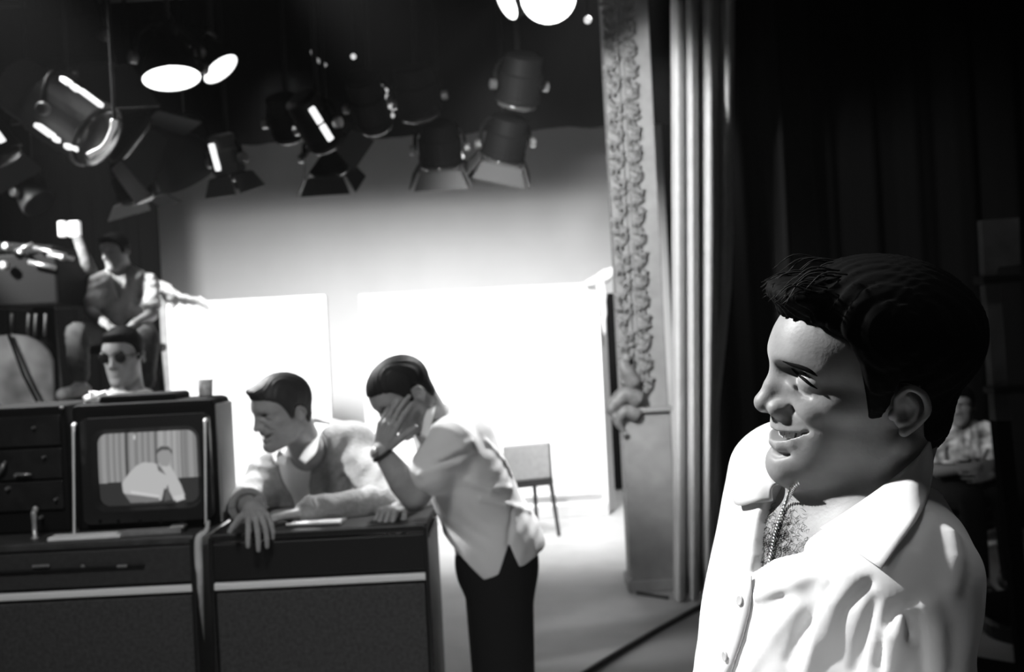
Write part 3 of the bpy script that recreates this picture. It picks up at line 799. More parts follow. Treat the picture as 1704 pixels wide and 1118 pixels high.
# crumpled cloth and paper cup on top of the monitor
rs2 = random.Random(7)
m = MB()
wc = W(154, 674, 3.12); zz = rt
bmesh.ops.create_icosphere(m.bm, subdivisions=3, radius=1.0)
for vv in m.bm.verts:
    n_ = vv.co.normalized(); k = 1 + .35 * math.sin(n_.x * 7 + 1) * math.sin(n_.z * 6) + .2 * math.sin(n_.y * 9 + n_.x * 5)
    vv.co = Vector((wc[0] + n_.x * .036 * k + .008 * n_.z, tvy + .10 + n_.y * .03 * k, max(zt_ + .001, zt_ + .012 + n_.z * .021 * k)))
tag(m.build('crumpled_paper', M_paper, smooth=True), 'crumpled white paper lying on top of the monitor', 'paper')
cpos = W(345, 655, 3.19); czt = zt_
cup = empty('glass_tumbler', (cpos[0] - .005, 3.19, czt), 'pale tumbler standing on the right end of the monitor top', 'glass')
MB().lathe([(.0195, 0), (.021, .002), (.0245, .054), (.0235, .054), (.0195, .006), (.001, .006)], Matrix.Translation((0, 0, .0005)), 18).build('wall', mat('frosted_glass', .5, rough=.25, noise=.3, nscale=60), cup, smooth=True)
MB().lathe([(.019, 0), (.022, .03), (.001, .0302)], Matrix.Translation((0, 0, .008)), 16).build('drink', mat('milky_drink', .35), cup, smooth=True)
# ---- chair by the flat
cy = 8.3
ch = empty('side_chair', on_floor(870, 884) * (1, 1, 0), 'plain chair with grey back standing before the larger white flat', 'chair')
cxx = W(868, 800, cy)[0]
M_seat = mat('grey_fabric', .30, noise=.1, nscale=30); M_chl = mat('dark_wood', .03, rough=.5)
Rz = Matrix.Rotation(math.radians(20), 3, 'Z'); base = Vector((cxx, cy, 0))
def cpt(x, y, z): return base + Rz @ Vector((x, y, z))
MB().box(cpt(0, 0, .44), (.42, .42, .06), Rz, bevel=.02).build('seat', M_chl, ch, local=False)
MB().box(cpt(-.02, -.20, .62), (.40, .04, .30), Rz, bevel=.015).build('backrest', M_seat, ch, local=False)
for sx in (-.18, .18):
    MB().tube([cpt(sx, -.19, .76), cpt(sx, -.20, .44), cpt(sx * 1.15, -.26, .0)], [.018, .02, .014], 8).build('leg', M_chl, ch, local=False)
    MB().tube([cpt(sx, .18, .42), cpt(sx * 1.1, .21, .0)], [.02, .014], 8).build('leg', M_chl, ch, local=False)
# ---- right-hand dark side: grey post with brackets, round pedestal, mat
qy = 4.6
e = empty('scenery_post', W(1660, 1000, qy) * (1, 1, 0), 'grey scenery post with a wide head and dark brackets at the right edge', 'post')
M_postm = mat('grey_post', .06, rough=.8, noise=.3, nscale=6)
p_ = [W(1640, 474, qy), W(1665, 474, qy), W(1682, 700, qy), W(1657, 700, qy)]
lowl, lowr = np.array([p_[3][0] + .06, qy, 0.0]), np.array([p_[2][0] + .06, qy, 0.0])
m = MB(); m.prism([p_[0], p_[1], p_[2], p_[3]], (0, .06, 0)); m.build('post', M_postm, e, local=False)
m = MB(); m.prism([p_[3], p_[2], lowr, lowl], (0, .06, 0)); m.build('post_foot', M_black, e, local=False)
m = MB(); m.prism([W(1634, 366, qy), W(1696, 362, qy), W(1698, 440, qy), W(1662, 444, qy), W(1657, 458, qy), W(1639, 458, qy)], (0, .05, 0)); m.build('head_board', M_postm, e, local=False)
for y in (464, 648):
    o0, o1 = (1630, 1704) if y < 500 else (1648, 1704)
    MB().box((W(o0, y, qy) + W(o1, y, qy)) / 2 + np.array([0, .02, 0]), ((o1 - o0) / FPX * qy, .12, .035), bevel=.006).build('bracket', M_blackmetal, e, local=False)
pc = on_floor(1712, 1056)
e = empty('round_pedestal', (pc[0], pc[1], 0), 'black round pedestal base on the floor at the lower right', 'pedestal')
MB().lathe([(.20, 0), (.215, .02), (.215, .07), (.20, .09)], Matrix.Identity(4), 28).build('base', M_console, e, smooth=False)
MB().lathe([(.17, .09), (.235, .12), (.24, .15), (.225, .17), (.05, .18)], Matrix.Identity(4), 28).build('cushion', M_black, e, smooth=True)
q0, q1 = on_floor(1600, 1092), on_floor(1720, 1113)
e = tag(MB().prism([q0 + (0, 0, .001), q1 + (0, 0, .001), q1 + np.array([.8, -1.6, .001]), q0 + np.array([-.35, -1.6, .001])], (0, 0, .012)).build('floor_mat', M_black), 'black mat on the floor behind the smiling man', 'mat')
# ------------------------------------------------------------------ the smiling man in front
HK = 1.04 / 1.10
hero_fr = Frame(W(1455, 640, 1.04), (-1.0, 0.0, 0), math.radians(14), math.radians(8), 0.001 * HK)
SN = W(1490, 956, 0.965); SF = W(1306, 792, 1.25)
hM = (SN + SF) / 2
hL = nrm(SN - SF)
hF = nrm(np.cross(hL, (0, 0, 1))); hF = nrm(hF - hL * (hF @ hL))
hU = np.cross(hF, hL) * -1.0
if hU[2] < 0: hU = -hU
hF, hU = nrm(hF * math.cos(0.10) + hU * math.sin(0.10)), nrm(hU * math.cos(0.10) - hF * math.sin(0.10))
hA = np.stack([hF, hL, hU], 1)
def T(f, l, u): return hM + hF * f + hL * l + hU * u
hero_base = np.array([hM[0] + 0.06, hM[1] + 0.03, 0.0])
EN = SN + np.array([0.040, 0.025, -0.29]); WN = EN + np.array([-0.20, 0.02, -0.10])
EF = W(1236, 1150, 1.22); WF = EF + np.array([-0.13, -0.14, -0.09])
hip = np.array([hM[0] + 0.07, hM[1] + 0.04, 0.93])
def hero_torso(p, o):
    hipA = np.stack([nrm((hF[0], hF[1], 0)), nrm((hL[0], hL[1], 0)), (0, 0, 1)], 1)
    d = s_ell(p, T(-0.005, 0, -0.13), (0.110 + o, 0.165 + o, 0.20 + o), hA)
    d = smin(d, s_cap(p, T(-0.015, -0.13, -0.012), T(-0.015, 0.13, -0.012), 0.052 + o), 0.05)
    d = smin(d, s_cap(p, T(-0.025, 0, 0.05), T(-0.015, 0.14, -0.005), 0.046 + o, 0.048 + o), 0.04)
    d = smin(d, s_cap(p, T(-0.025, 0, 0.05), T(-0.015, -0.14, -0.005), 0.046 + o, 0.048 + o), 0.04)
    d = smin(d, s_ell(p, (T(0, 0, -0.34) + hip) / 2 + hF * 0.01, (0.112 + o, 0.155 + o, 0.22 + o), hipA), 0.06)
    d = smin(d, s_ell(p, hip, (0.115 + o, 0.165 + o, 0.14 + o), hipA), 0.06)
    return d
def hero_neck(p, o):
    a = hero_fr.to_world((-18, 0, -45)); b = T(-0.015, 0, 0.0)
    return s_cap(p, a, b, 0.057 + o, 0.064 + o)
hand_N = hand_caps(WN, nrm(WN - EN) + np.array([-.1, 0, -.3]), (0, 0, -1), 1, (25, 25, 15))
hand_F = hand_caps(WF, nrm(WF - EF), (1, 0, -0.4), -1, (25, 25, 15))
def hero_body(p):
    d = head_world(hero_fr, p)
    d = smin(d, hero_neck(p, 0), 0.018)
    d = smin(d, s_cap(p, hero_fr.to_world((-14, 56, -48)), T(0.045, 0.014, -0.012), 0.013, 0.009), 0.014)
    d = smin(d, s_cap(p, hero_fr.to_world((-14, -56, -48)), T(0.045, -0.014, -0.012), 0.013, 0.009), 0.014)
    d = smin(d, hero_torso(p, 0), 0.03)
    d = smin(d, s_cap(p, T(0.058, 0.02, -0.022), T(0.02, 0.14, 0.005), 0.009, 0.010), 0.016)
    d = smin(d, s_cap(p, T(0.058, -0.02, -0.022), T(0.02, -0.14, 0.005), 0.009, 0.010), 0.016)
    d = smin(d, s_chain(p, [SN, EN, WN], [0.050, 0.042, 0.028]), 0.03)
    d = smin(d, s_chain(p, [SF, EF, WF], [0.050, 0.042, 0.028]), 0.03)
    d = smin(d, hand_sdf(p, hand_N), 0.01); d = smin(d, hand_sdf(p, hand_F), 0.01)
    for s in (1, -1):
        h = hip + hL * 0.085 * s * np.array([1, 1, 0]); k = np.array([h[0] - 0.02, h[1], 0.48]); a = np.array([h[0] + .01, h[1] + 0.01, 0.09])
        d = smin(d, s_chain(p, [h, k, a, a + hF * np.array([.15, .15, 0]) - (0, 0, .05)], [0.082, 0.052, 0.036, 0.028]), 0.03)
    return d
def hero_shirt_base(p):
    d = hero_torso(p, 0.013)
    d = smin(d, s_chain(p, [SN + hL * 0.004, EN, WN], [0.060, 0.056, 0.046]), 0.028)
    d = smin(d, s_chain(p, [SF, EF, WF], [0.066, 0.062, 0.046]), 0.03)
    return d
def on_shirt(px, py, off=0.0):
    return march(hero_shirt_base, CAMP, ray(px, py), 0.7, 1.8, off)
hero = empty('person', hero_base, 'smiling dark-haired man in an open white shirt and neck chain, head turned to profile', 'person')
M_skin = mat('skin', 0.30, rough=0.48, spec=0.35, noise=0.12, nscale=35, bump=0.06, bscale=260)
M_hair = mat('dark_hair', 0.004, rough=0.7, spec=0.06)
M_white = mat('white_cotton', 0.80, rough=0.85, spec=0.15, noise=0.05, nscale=14, bump=0.12, bscale=26)
M_dark_trousers = mat('black_wool', 0.012, rough=0.9, spec=0.1)
Vu, Qu = mesh_sdf(hero_body, (0.05, 0.66, 1.22), (0.66, 1.46, 1.75), 0.0016 if HERO_FINE else 0.0022)
Vl, Ql = mesh_sdf(hero_body, (0.02, 0.60, -0.02), (0.72, 1.56, 1.235), 0.006)
body = np_mesh('body', np.concatenate([Vu, Vl]), np.concatenate([Qu, Ql + len(Vu)]), M_skin, hero)
# ---- shirt with folds, cut open at the neck
folds = [  # photograph polyline, radius, depth (negative: crease)
    ([(1262, 1004), (1300, 991), (1336, 972)], 0.0035, -1), ([(1262, 990), (1310, 972), (1360, 952)], 0.006, 1),
    ([(1392, 1045), (1404, 1008), (1428, 985), (1448, 968)], 0.003, -1), ([(1380, 1060), (1390, 1005), (1425, 960)], 0.007, 1),
    ([(1340, 1118), (1370, 1030), (1410, 950)], 0.008, 1), ([(1310, 1100), (1340, 1040), (1380, 975)], 0.006, -1),
    ([(1464, 1112), (1472, 1060), (1492, 1014), (1520, 1000)], 0.0035, -1), ([(1484, 1112), (1494, 1060), (1512, 1022)], 0.008, 1),
    ([(1538, 1118), (1536, 1060), (1530, 1018)], 0.005, -1), ([(1560, 1110), (1556, 1050), (1545, 1010)], 0.006, 1),
    ([(1512, 1060), (1510, 1024)], 0.003, -1), ([(1520, 905), (1524, 880), (1540, 850)], 0.004, -1),
    ([(1250, 1118), (1290, 1050), (1330, 1010)], 0.006, 1), ([(1420, 1118), (1440, 1050), (1455, 1000)], 0.005, -1),
    ([(1580, 980), (1590, 930), (1585, 890)], 0.005, 1), ([(1150, 1110), (1172, 1060), (1190, 1010)], 0.006, -1)]
fold_caps = [([on_shirt(x, y) for x, y in pl], r, s) for pl, r, s in folds]
fold_caps = [(p, r, s) for p, r, s in fold_caps if all(abs(float(hero_shirt_base(np.array([q], F32))[0])) < .01 for q in p)]
open_px = [(1262, 846), (1256, 867), (1251, 925), (1246, 955), (1262, 944), (1285, 930), (1310, 923), (1334, 917), (1338, 900), (1366, 880)]
poly = []
for x, y in open_px:
    q = (on_shirt(x, y) - hM) @ hA; poly.append((q[1], q[2]))
poly = [(poly[0][0] - 0.012, 0.10)] + poly + [(poly[-1][0] + 0.03, poly[-1][1] + 0.02), (poly[-1][0] + 0.055, 0.10)]
poly = np.array(poly, F32)
def poly_sd(P2):
    d = np.full(len(P2), 1e9, F32); inside = np.zeros(len(P2), bool)
    n = len(poly)
    for i in range(n):
        a = poly[i]; b = poly[(i + 1) % n]; e = b - a; w = P2 - a
        t = np.clip((w @ e) / (e @ e), 0, 1); q = w - t[:, None] * e
        d = np.minimum(d, (q * q).sum(1))
        c = ((a[1] > P2[:, 1]) != (b[1] > P2[:, 1]))
        xx = (b[0] - a[0]) * (P2[:, 1] - a[1]) / (b[1] - a[1] + 1e-12) + a[0]
        inside ^= c & (P2[:, 0] < xx)
    d = np.sqrt(d); return np.where(inside, -d, d)
def hero_shirt(p):
    d = hero_shirt_base(p)
    m = np.abs(d) < 0.03
    if m.any():
        pm = p[m]; dm = d[m]
        for pts, r, s in fold_caps:
            c = s_chain(pm, pts, [r * 0.5] + [r] * (len(pts) - 2) + [r * 0.4])
            dm = smin(dm, c + r * 0.6, 0.02) if s > 0 else smax(dm, -c - r * 0.45, 0.012)
        w = (pm - hM.astype(F32)) @ hA.astype(F32)
        dm = dm + 0.0012 * np.sin(w[:, 2] * 41 + 9 * np.sin(w[:, 1] * 17 + 1.3)) * np.sin(w[:, 1] * 33 + 5 * np.sin(w[:, 2] * 13))
        d[m] = dm
    q = (p - hM.astype(F32)) @ hA.astype(F32)
    cut = np.maximum(poly_sd(q[:, 1:3]), -0.01 - q[:, 0])
    d = smax(d, -cut, 0.003)
    d = smax(d, -hero_neck(p, 0.016), 0.006)
    d = smax(d, -(p[:, 2] - 0.86), 0.004)
    for wr, el in ((WN, EN), (WF, EF)):
        d = smax(d, s_plane(p, wr - nrm(wr - el) * 0.02, wr - el), 0.004) if False else d
    return d
shirt = sdf_obj('shirt', hero_shirt, (0.02, 0.66, 0.82), (0.72, 1.50, 1.62), 0.0028, M_white, hero)
# trousers and shoes (below the frame)
def hero_trousers(p):
    d = s_ell(p, hip - (0, 0, .02), (0.15, 0.185, 0.15), np.stack([nrm((hF[0], hF[1], 0)), nrm((hL[0], hL[1], 0)), (0, 0, 1)], 1))
    for s in (1, -1):
        h = hip + hL * 0.085 * s * np.array([1, 1, 0]); k = np.array([h[0] - 0.02, h[1], 0.48]); a = np.array([h[0] + .01, h[1] + 0.01, 0.07])
        d = smin(d, s_chain(p, [h, k, a], [0.100, 0.075, 0.065]), 0.03)
    return smax(d, p[:, 2] - 0.97, 0.004)
sdf_obj('trousers', hero_trousers, (0.05, 0.75, 0), (0.75, 1.45, 1.1), 0.007, M_dark_trousers, hero)
for s in (1, -1):
    h = hip + hL * 0.085 * s * np.array([1, 1, 0]); c = np.array([h[0], h[1], 0.0]) + hF * np.array([.05, .05, 0])
    hf = nrm((hF[0], hF[1], 0))
    sdf_obj('shoe', lambda p: smax(smin(s_cap(p, c - hf * .10 + (0, 0, .045), c + hf * .13 + (0, 0, .035), .047, .042), s_cap(p, c - hf * .07 + (0, 0, .05), c - hf * .06 + (0, 0, .10), .045), .03), -p[:, 2], .003),
            c - (.3, .3, .02), c + (.3, .3, .2), 0.007, mat('black_leather', .015, rough=.35), hero)
# ---- collar leaves
def loft_sheet(fold, outer, nu, nv, thick, bulge, bdir):
    fo, _ = spline(fold, [0] * len(fold), 6); ou, _ = spline(outer, [0] * len(outer), 6)
    fo = np.array(fo); ou = np.array(ou)
    g = np.zeros((nv, len(fo), 3))
    for j in range(nv):
        t = j / (nv - 1)
        g[j] = fo * (1 - t) + ou * t + np.asarray(bdir) * bulge * math.sin(math.pi * t)
    return g
def on_neck(px, py, off): return march(lambda p: np.minimum(hero_neck(p, 0), hero_torso(p, 0.004)), CAMP, ray(px, py), 0.7, 1.8, off)
tow = nrm(CAMP - hM)
near_fold = [on_neck(1366, 879, 0.006), on_neck(1420, 844, 0.010), on_neck(1478, 803, 0.012), on_neck(1522, 766, 0.010), on_neck(1547, 735, 0.004)]
near_out = [on_shirt(1466, 946, 0.012), on_shirt(1500, 900, 0.009), on_shirt(1530, 858, 0.005), on_shirt(1546, 815, 0.004), on_shirt(1552, 775, 0.004)]
MB().sheet(loft_sheet(near_fold, near_out, 0, 9, 0, 0.007, tow), 0.0022).build('collar', M_white, shirt, smooth=True, local=False)
far_fold = [W(1296, 806, 1.085), W(1290, 775, 1.10), W(1284, 735, 1.13), W(1290, 706, 1.19)]
far_out = [W(1286, 833, 1.085), W(1250, 838, 1.10), W(1222, 836, 1.14), W(1224, 780, 1.20)]
MB().sheet(loft_sheet(far_fold, far_out, 0, 9, 0, 0.010, hF * 0.5 + hU * 0.5), 0.0022).build('collar', M_white, shirt, smooth=True, local=False)
# placket and buttons
pr = [(1250, 958), (1250, 990), (1246, 1020), (1236, 1060), (1222, 1100), (1208, 1150)]
pl_ = [(1238, 962), (1226, 1000), (1216, 1035), (1204, 1075), (1192, 1115), (1180, 1160)]
g = np.array([[on_shirt(x, y, 0.0028) for x, y in pr], [on_shirt((a + c) / 2, (b + e) / 2, 0.0036) for (a, b), (c, e) in zip(pr, pl_)], [on_shirt(x, y, 0.0028) for x, y in pl_]])
MB().sheet(g, 0.002).build('placket', M_white, shirt, smooth=True, local=False)
M_button = mat('pearl_button', 0.55, rough=0.3, spec=0.5)
for x, y in ((1231, 999), (1206, 1092)):
    c = on_shirt(x, y, 0.0052); n = sd_normal(hero_shirt_base, c)
    m = MB(); m.lathe([(0.0052, -0.001), (0.0058, 0.0004), (0.0052, 0.0014), (0.004, 0.0009), (0.0008, 0.0008)], Matrix.Translation(Vector(c)) @ rot_to(n).to_4x4(), 16)
    m.build('button', M_button, shirt, smooth=True, local=False)
# ---- hair
HL = np.array([(-140, -78), (-45, -74), (-33, 8), (-20, 24), (6, 26), (11, -20), (24, -24), (31, 2), (45, 40), (60, 62), (80, 71), (100, 74), (150, 76)], F32)
def hair_local(q):
    L = np.abs(q[:, 1])
    d = s_ell(q, (14, 0, 42), (104, 80, 92))
    d = smin(d, s_ell(q, (4, 0, 60), (112, 84, 84)), 14)
    d = smin(d, s_ell(q, (18, 0, 10), (60, 74, 58)), 14)
    d = smin(d, s_ell(q, (-48, 0, -22), (36, 58, 52)), 18)
    d = smin(d, s_ell(q, (100, 6, 96), (34, 46, 17)), 16)
    ang = q[:, 1] * 0.55 + 3 * np.sin(q[:, 0] * 0.045) + q[:, 2] * 0.12
    d = d + 1.0 * np.sin(ang) + 0.6 * np.sin(ang * 2.3 + q[:, 0] * 0.05)
    u0 = np.interp(q[:, 0], HL[:, 0], HL[:, 1])
    u0 = u0 + 2.0 * np.sin(q[:, 1] * 0.5) - 5 * np.cos(q[:, 1] * 0.05) * (q[:, 0] > 95)
    cut = (u0 - q[:, 2]) * 0.55
    return smax(d, cut, 5)
def hair_world(p):
    return bounded(p, hero_fr.to_world((10, 0, 40)), 175 * hero_fr.k, lambda pp: hair_local(hero_fr.to_local(pp)) * hero_fr.k)
hair = sdf_obj('hair', hair_world, hero_fr.to_world((0, 0, 40)) - 0.19, hero_fr.to_world((0, 0, 40)) + 0.19, 0.0024, M_hair, hero)
rs = random.Random(4)
m = MB()
for i in range(46):          # loose locks of the quiff and crown
    l = rs.uniform(-34, 48); u = rs.uniform(84, 112)
    if i < 30:
        a = np.array([92 + rs.uniform(-10, 8), l, u + 8]); e = np.array([rs.uniform(126, 138), l + rs.uniform(-4, 8), rs.uniform(86, 104)])
    else:
        a = np.array([rs.uniform(40, 80), l * 1.1, 126 + rs.uniform(-6, 6)]); e = np.array([a[0] + rs.uniform(38, 52), l * 1.1 + rs.uniform(-5, 5), a[2] - rs.uniform(14, 26)])
    mid = (a + e) / 2 + np.array([4, 0, 9])
    P, r = spline([hero_fr.to_world(x) for x in (a, mid, e)], [0.0009, 0.0009, 0.0002], 4)
    m.tube(P, r, 5)
m.build('hair_locks', mat('hair_strand', 0.012, rough=0.5, spec=0.2), hair, smooth=True, local=False)['kind'] = 'stuff'
# ---- eyes, brows, teeth
M_eye = mat('shaded_eye', 0.06, rough=0.5, spec=0.2); M_iris = mat('dark_iris', 0.012, rough=0.1, spec=0.6)  # eyeball coloured dark for the shade between squinting lids
def head_children(fr, root, brow_mat, smile=True, teeth=True, traced=None):
    for s in (1, -1):
        m = MB(); m.sphere(fr.to_world((77, 34 * s, 8)), (15.4 * fr.k, 17.6 * fr.k, 12.2 * fr.k), Matrix(fr.A.tolist()), 18, 12)
        e = m.build('eye', M_eye, root, smooth=True, local=False)
        n = nrm(fr.vec((0.93, 0.30 * s, 0.12)))
        m = MB(); m.lathe([(7 * fr.k, 13.2 * fr.k), (6.2 * fr.k, 15.0 * fr.k), (3.4 * fr.k, 15.8 * fr.k), (0.3 * fr.k, 16.0 * fr.k)], Matrix.Translation(Vector(fr.to_world((77, 34 * s, 8)))) @ rot_to(n).to_4x4(), 14)
        m.build('iris', M_iris, e, smooth=True, local=False)
        if traced and s == 1:      # the side that is lit: lashes and brow laid along the surface of the face
            lash, brow = traced
            P, r = spline(lash, [.0005, .0013, .0017, .0015, .0005], 5)
            MB().tube(P, r, 7).build('eyelashes', brow_mat, root, smooth=True, local=False)
            P, r = spline(brow, [.0016, .0030, .0030, .0026, .0008], 5)
            g_ = MB(); g_.tube(P, r, 8); g_.build('eyebrow', brow_mat, root, smooth=True, local=False)
            continue
        P, r = spline([(114, 11 * s, 22), (110, 22 * s, 25.5), (100, 39 * s, 26), (84, 54 * s, 20)], [2.8, 3.8, 3.4, 1.4], 5)
        b = lambda p: bounded(p, fr.to_world((98, 30 * s, 26)), 40 * fr.k, lambda pp: (s_chain(fr.to_local(pp), P, r) + 0.6 * np.sin(fr.to_local(pp)[:, 1] * 1.6)) * fr.k)
        c = fr.to_world((98, 31 * s, 23))
        sdf_obj('eyebrow', b, c - 0.034, c + 0.034, 0.0016, brow_mat, root)
        P, r = spline([(97, 19 * s, 13.6), (95.6, 26 * s, 14.6), (93.2, 34 * s, 13.2), (88.6, 43 * s, 9.6), (79, 52 * s, 4.2)], [0.4, 1.0, 1.3, 1.2, 0.5], 5)
        MB().tube([fr.to_world(x) for x in P], [x * fr.k for x in r], 6).build('eyelashes', brow_mat, root, smooth=True, local=False)
    if teeth:
        t = MB()
        for i in range(-5, 6):
            l = i * 6.6; f = 93.0 - 0.018 * l * l; u = -63.0 + 9.0 * (l / 28.0) ** 2
            w = 3.2 if abs(i) < 2 else 2.9
            t.box((0, 0, 0), (0, 0, 0)) if False else None
            R = Matrix(np.column_stack([fr.vec(nrm((1, 0.042 * l, 0))), fr.vec(nrm((-0.042 * l, 1, 0))), fr.vec((0, 0, 1))]).tolist())
            t.box(fr.to_world((f, l, u)), (5 * fr.k, 2 * w * fr.k, 11 * fr.k), R, bevel=1.2 * fr.k)
        t.build('teeth', mat('tooth', 0.6, rough=0.25, spec=0.5), root, smooth=False, local=False)
_on = lambda x, y, o: march(hero_body, CAMP, ray(x, y), 0.7, 1.6, o)
head_children(hero_fr, hero, M_hair, traced=([_on(x, y, .0003) for x, y in ((1317, 613), (1327, 622), (1338, 631), (1349, 640), (1360, 647))], [_on(x, y, -.0012) for x, y in ((1304, 600), (1318, 605), (1335, 611), (1350, 618), (1365, 628))]))
# ---- chain round the neck: separate links
M_silver = mat('bright_chain', 0.75, rough=0.22, metal=1.0)
chain_px = [(1330, 802), (1320, 812), (1308, 836), (1297, 862), (1289, 890), (1284, 915), (1279, 940), (1276, 965), (1276, 985)]
cp = [march(hero_body, CAMP, ray(x, y), 0.7, 1.6, 0.0028) for x, y in chain_px]
cs, _ = spline(cp, [0] * len(cp), 12); cs = np.array(cs)
seg = np.linalg.norm(np.diff(cs, axis=0), axis=1); acc = np.concatenate([[0], np.cumsum(seg)])
nl = int(acc[-1] / 0.0034)
chain = empty('neck_chain', cs[0]); chain.parent = hero; chain.matrix_basis = Matrix.Translation(Vector(cs[0]) - Vector(hero_base))
chain['label'] = 'bright twisted metal chain'
link_me = None
for i in range(nl):
    s = (i + 0.5) / nl * acc[-1]; k = min(np.searchsorted(acc, s), len(cs) - 1)
    c = np.array([np.interp(s, acc, cs[:, a]) for a in range(3)])
    t = nrm(cs[k] - cs[k - 1]); n = sd_normal(hero_body, c)
    b = nrm(np.cross(n, t)); ax = nrm(b * 0.85 + t * 0.55)
    if link_me is None:
        m = MB(); m.sphere((0, 0, 0), (0.0014, 0.0014, 0.0034), None, 8, 6)
        o = m.build('link', M_silver, chain, smooth=True, local=True); link_me = o.data
    else:
        o = bpy.data.objects.new('link', link_me); COL.objects.link(o); o.parent = chain
    o.matrix_basis = Matrix.Translation(Vector(c - cs[0])) @ rot_to(ax).to_4x4()
# ---- chest hair
m = MB()
for i in range(760):
    x = rs.gauss(1290, 24); y = rs.gauss(900, 32)
    if not (1250 < x < 1350 and 835 < y < 955): continue
    a = march(hero_body, CAMP, ray(x, y), 0.7, 1.5, 0.0); n = sd_normal(hero_body, a)
    t = nrm(np.cross(n, (rs.uniform(-1, 1), rs.uniform(-1, 1), rs.uniform(-1, 1))))
    e = a + t * rs.uniform(0.005, 0.010) + n * 0.0006; mid = (a + e) / 2 + n * 0.0018 + np.cross(n, t) * rs.uniform(-.003, .003)
    P, r = spline([a, mid, e], [0.0002, 0.0002, 0.0001], 3)
    m.tube(P, r, 3, caps=False)
ch = m.build('chest_hair', M_hair, hero, local=False); ch['kind'] = 'stuff'
# ------------------------------------------------------------------ the two men at the console
M_skin2 = mat('skin_shade', 0.30, rough=0.5, spec=0.3, noise=0.12, nscale=30)
M_hair2 = mat('brown_hair', 0.025, rough=0.55, spec=0.25)
HL2 = np.array([(-140, -70), (-45, -66), (-33, 8), (-20, 24), (6, 26), (11, -12), (22, -14), (30, 8), (45, 36), (60, 52), (80, 62), (100, 66), (150, 68)], F32)
def hair_simple(q, thick=8, quiff=0.0, hl=HL2, stri=1.0):
    d = s_ell(q, (15, 0, 42), (100 + thick, 71 + thick, 84 + thick))
    d = smin(d, s_ell(q, (14, 0, 8), (58, 66 + thick, 56)), 14)
    d = smin(d, s_ell(q, (-44, 0, -18), (34, 54 + thick * .5, 48)), 16)
    if quiff: d = smin(d, s_ell(q, (96, 0, 92), (32, 44, 14 + quiff)), 14)
    d = d + stri * np.sin(q[:, 1] * .5 + 3 * np.sin(q[:, 0] * .05) + q[:, 2] * .1)
    u0 = np.interp(q[:, 0], hl[:, 0], hl[:, 1]) + 1.5 * np.sin(q[:, 1] * .6)
    return smax(d, (u0 - q[:, 2]) * .55, 5)
def hair_obj(fr, root, material, h=0.0035, **kw):
    c = fr.to_world((10, 0, 35))
    return sdf_obj('hair', lambda p: bounded(p, c, 170 * fr.k, lambda pp: hair_simple(fr.to_local(pp), **kw) * fr.k), c - .17, c + .17, h, material, root)
def limb_bounds(pts, pad=0.15):
    P = np.array(pts); return P.min(0) - pad, P.max(0) + pad
def basis(f, up=(0, 0, 1)):
    f = nrm(f); l = nrm(np.cross(up, f)); return np.stack([f, l, np.cross(f, l)], 1)
def shoe(root, c, f, material):
    f = nrm((f[0], f[1], 0)); c = np.asarray(c, float)
    return sdf_obj('shoe', lambda p: smax(smin(s_cap(p, c - f * .09 + (0, 0, .045), c + f * .14 + (0, 0, .034), .046, .040), s_cap(p, c - f * .06 + (0, 0, .05), c - f * .05 + (0, 0, .11), .044), .03), -(p[:, 2] - 0.001), .003),
                   np.array([c[0] - .25, c[1] - .25, -.02]), np.array([c[0] + .25, c[1] + .25, .2]), .008, material, root)
M_shoe = mat('black_leather', .015, rough=.35)
# ---------------- man in the cardigan, leaning on both forearms
f1_ = Frame(W(478, 683, 3.22), (-0.80, -0.60, 0), math.radians(6), math.radians(-10), 0.00096)
p1 = empty('person', (W(545, 850, 3.72)[0], 3.72, 0), 'laughing man in a grey cardigan leaning on the console beside the monitor', 'person')
SL1, SR1 = W(588, 742, 3.50), W(450, 796, 3.50)
EL1, WL1 = W(634, 838, 3.22) , W(506, 851, 3.10)
ER1, WR1 = W(404, 838, 3.34), W(418, 846, 3.02)
HP1 = np.array([p1.location.x, 3.74, 0.93]); M1 = (SL1 + SR1) / 2
B1 = basis((-0.32, -0.95, 0))
F1 = B1[:, 0]
KN1 = WR1 + np.array([0.028, -0.052, -0.012])
hR1 = hand_caps(WR1, KN1 - WR1, (0.1, -0.25, -1.0), -1, ((28, 22, 14), (34, 24, 14), (38, 26, 16), (40, 26, 16)), spread=9, thumb=(10, 15, 10), thumb_out=38)
hL1 = hand_caps(WL1, (-1, -.35, -.12), (0, -.1, -1), -1, (18, 25, 20), thumb=(5, 10, 10))
def torso1(p, o):
    d = s_ell(p, M1 * .72 + HP1 * .28 + F1 * .0, (.115 + o, .175 + o, .22 + o), basis(F1, nrm(M1 - HP1)))
    d = smin(d, s_cap(p, SL1, SR1, .055 + o), .06)
    nb = M1 + np.array([0, .0, .055])
    d = smin(d, s_cap(p, nb, SL1 + (0, 0, .0), .05 + o, .05 + o), .05); d = smin(d, s_cap(p, nb, SR1, .05 + o, .05 + o), .05)
    d = smin(d, s_ell(p, HP1 + (0, -.02, .06), (.12 + o, .165 + o, .20 + o), B1), .08)
    return d
